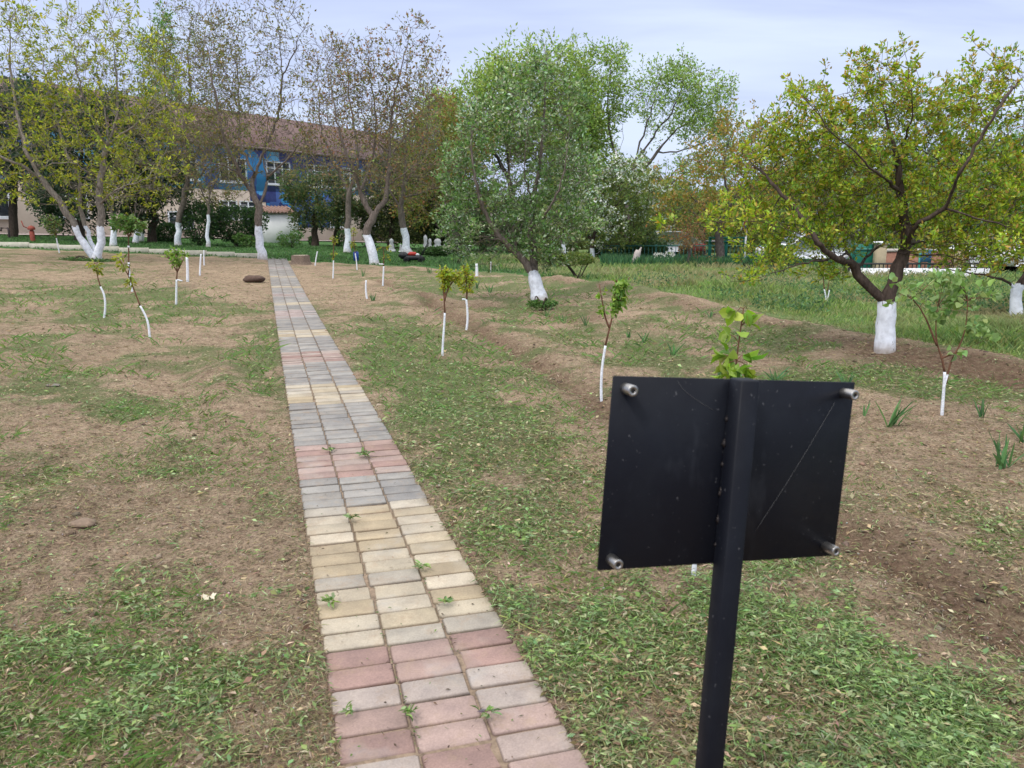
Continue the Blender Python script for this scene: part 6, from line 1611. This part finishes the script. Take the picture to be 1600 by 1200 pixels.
p = P(1092, 400, 32.5); z0 = gz(p[0], 32.5); rp_ = empty('red_panel', (p[0], 32.5, z0), 0, 'dull red board fixed behind the teal fence', 'panel')
m = MB(); m.box((p[0], 32.5, P(1092, 387, 32.5)[2]), (.5, .04, .3), bev=.01); m.build('board', mat('dull_red', (.25, .05, .045), .7), rp_)
for sx in (-.22, .22): post(rp_, 'leg', (p[0] + sx, 32.54, z0), .6, .05, BLK)
p = P(1420, 408, 24.2); z0 = gz(p[0], 24.2); kd = empty('play_board', (p[0], 24.2, z0), 0, 'blue and teal play board seen between the branches right of the trunk', 'play board')
q = P(1447, 400, 24.2)
m = MB(); m.box((q[0], 24.2, q[2]), (.34, .06, .38), bev=.02); m.build('panel', mat('play_blue', (.03, .10, .20), .5), kd)
m = MB()
for sx in (-.15, .15): m.box((q[0] + sx, 24.25, (z0 + q[2]) / 2), (.07, .07, q[2] - z0 + .38))
m.build('frame', mat('play_teal', (.05, .3, .25), .5), kd)

def car(label, x, y, yaw, colr, L=4.2, Wc=1.7, H=1.45, seed=0):
    z = gz(x, y)
    root = empty('parked_car', (x, y, z), yaw, label, 'car')
    root.rotation_euler = (0, 0, 0)
    Rz = Matrix.Rotation(yaw, 3, 'Z')
    def T(q): return tuple(Vector((x, y, z)) + Rz @ Vector(q))
    paint = mat('car_paint_' + str(seed), colr, .25, .0, .7)
    prof = [(-2.05, .35), (-2.08, .60), (-2.0, .80), (-1.2, .93), (-.55, 1.38), (-.3, H), (.75, H), (1.05, 1.38), (1.75, .98), (2.05, .90), (2.1, .55), (2.05, .33)]
    sc_ = L / 4.2
    m = MB(); n = len(prof)
    for s_ in (-1, -.86, .86, 1):
        for (a, h) in prof:
            tuck = .86 if h > 1.0 else 1.0
            m.v.append(T((a * sc_ * (1 if abs(s_) < .9 else .985), s_ * Wc / 2 * tuck, h - (0 if abs(s_) < .9 else .03 * (h > .8))))); m.c.append((1, 1, 1)); m.h.append(0)
    for r in range(3):
        for k in range(n): m.f.append((r * n + k, r * n + (k + 1) % n, (r + 1) * n + (k + 1) % n, (r + 1) * n + k))
    m.f.append(tuple(range(n))); m.f.append(tuple(range(4 * n - 1, 3 * n - 1, -1)))
    m.build('body', paint, root)
    gl = mat('car_glass', (.02, .025, .03), .08, spec=.9) if 'car_glass' not in bpy.data.materials else bpy.data.materials['car_glass']
    for s_ in (-1, 1):
        y0 = s_ * (Wc / 2 * .86 + .012)
        m = MB(); m.add([T((a * sc_, y0 + s_ * .02 * (h < 1.0), h)) for a, h in [(-1.0, 1.0), (-.55, 1.33), (-.25, H - .09), (.10, H - .09), (.10, 1.0)]], [(0, 1, 2, 3, 4)]); m.build('side_window', gl, root)
        m = MB(); m.add([T((a * sc_, y0 + s_ * .02 * (h < 1.0), h)) for a, h in [(.18, 1.0), (.18, H - .09), (.72, H - .09), (.98, 1.33), (1.45, 1.0)]], [(0, 1, 2, 3, 4)]); m.build('side_window', gl, root)
    m = MB(); m.add([T((a * sc_, s_ * Wc / 2 * .74, h + .012)) for a, h, s_ in [(-1.16, .965, -1), (-.58, 1.37, -1), (-.58, 1.37, 1), (-1.16, .965, 1)]], [(0, 1, 2, 3)]); m.build('windscreen', gl, root)
    m = MB(); m.add([T((a * sc_ + .012, s_ * Wc / 2 * .74, h + .012)) for a, h, s_ in [(1.08, 1.37, -1), (1.72, 1.0, -1), (1.72, 1.0, 1), (1.08, 1.37, 1)]], [(0, 1, 2, 3)]); m.build('rear_window', gl, root)
    for a in (-1.3, 1.3):
        for s_ in (-1, 1):
            m = MB(); m.lathe(T((a * sc_, s_ * (Wc / 2 - .08), .31)), [(.0, .1), (.2, .1), (.31, .08), (.31, -.1), (.2, -.11)], 18, axis=Rz @ Vector((0, s_, 0))); w_ = m.build('wheel', RUB, root)
            m = MB(); m.lathe(T((a * sc_, s_ * (Wc / 2 - .08), .31)), [(.001, .115), (.19, .112), (.2, .10)], 14, axis=Rz @ Vector((0, s_, 0))); h_ = m.build('rim', STEEL, w_, origin=tuple(root.location)); h_.location = (0, 0, 0)
    for s_ in (-1, 1):
        m = MB(); m.box(T((-2.03 * sc_, s_ * Wc / 2 * .72, .68)), (.12, .3, .14), rz=yaw, bev=.02); m.build('headlight', WHT, root)
        m = MB(); m.box(T((2.07 * sc_, s_ * Wc / 2 * .72, .75)), (.1, .28, .14), rz=yaw, bev=.02); m.build('tail_light', REDM, root)
    return root
p = P(1035, 400, 44); car('silver grey car parked behind the fence left of the low red leaved bush', p[0], 44, .2, (.42, .43, .46), seed=1)
p = P(1560, 420, 26); car('white car parked behind the second white trunk at the right edge', p[0], 26, .25, (.78, .79, .80), seed=2)
p = P(1262, 412, 34); car('white car glimpsed behind the left limb of the dark limbed tree', p[0], 34, .1, (.74, .76, .80), seed=3)
p = P(1650, 420, 25); car('white car leaving the frame at the right, nose behind branches', p[0], 25, .05, (.76, .77, .78), seed=4)
# pole with a torn ribbon flag, and the pale broken stump
p = P(1163, 410, 30.5); z0 = gz(p[0], 30.5); fp = empty('flag_pole', (p[0], 30.5, z0), 0, 'thin white pole with a faded red, blue and white ribbon at its top', 'flag pole')
zt = P(1163, 360, 30.5)[2]; m = MB(); m.tube([(p[0], 30.5, z0 - .1), (p[0], 30.5, zt)], .035, 8); m.build('pole', WFR, fp)
for k, (c, du) in enumerate([((.45, .06, .04), 0), ((.05, .08, .35), .06), ((.7, .7, .7), -.06)]):
    m = MB(); q = P(1161, 349, 30.5)
    a = [(q[0] + du + .12 * t + .01 * math.sin(9 * t), 30.5 - .02 + .02 * k, q[2] - .27 + .5 * t) for t in np.linspace(0, 1, 7)]
    m.tube(a, .03, 5); m.build('ribbon', mat('ribbon_' + str(k), c, .8), fp)
b = P(995, 407, 28); b[2] = gz(b[0], b[1]); st_ = empty('broken_trunk', tuple(b), 0, 'pale jagged broken trunk standing in the dark iris bed', 'dead trunk')
m = MB(); m.tube([tuple(A(b) + A(q)) for q in [(-.05, 0, -.1), (-.03, 0, .25), (.02, 0, .45), (.05, 0, .55)]], [.15, .13, .12, .09], 9); m.tube([tuple(A(b) + A(q)) for q in [(.03, 0, .3), (.10, 0, .55), (.15, 0, .66)]], [.07, .05, .015], 6); m.build('trunk', mat('pale_dead_wood', (.42, .37, .34), .9, noise=(20, .3)), st_)
b = P(1265, 420, 19); b[2] = gz(b[0], b[1])
# street lamp head behind the big tree
lp = P(1252, 168, 40); z0 = gz(lp[0] + 1.2, 40); root = empty('street_lamp', (lp[0] + 1.2, 40, z0), 0, 'street lamp head poking out above the leaves at the upper right', 'street lamp')
m = MB(); m.tube([(lp[0] + 1.2, 40, z0 - .2), (lp[0] + 1.2, 40, lp[2] - .8), (lp[0] + .9, 40, lp[2] - .3), (lp[0] + .3, 40, lp[2])], .06, 8); m.build('pole', mat('lamp_pole_grey', (.35, .35, .36), .6), root)
m = MB(); m.box((lp[0], 40, lp[2] + .05), (.75, .28, .14), rot=Matrix.Rotation(.35, 3, 'Y'), bev=.05); m.build('lamp_head', mat('lamp_grey', (.5, .5, .5), .5), root)

bpy.context.view_layer.update()
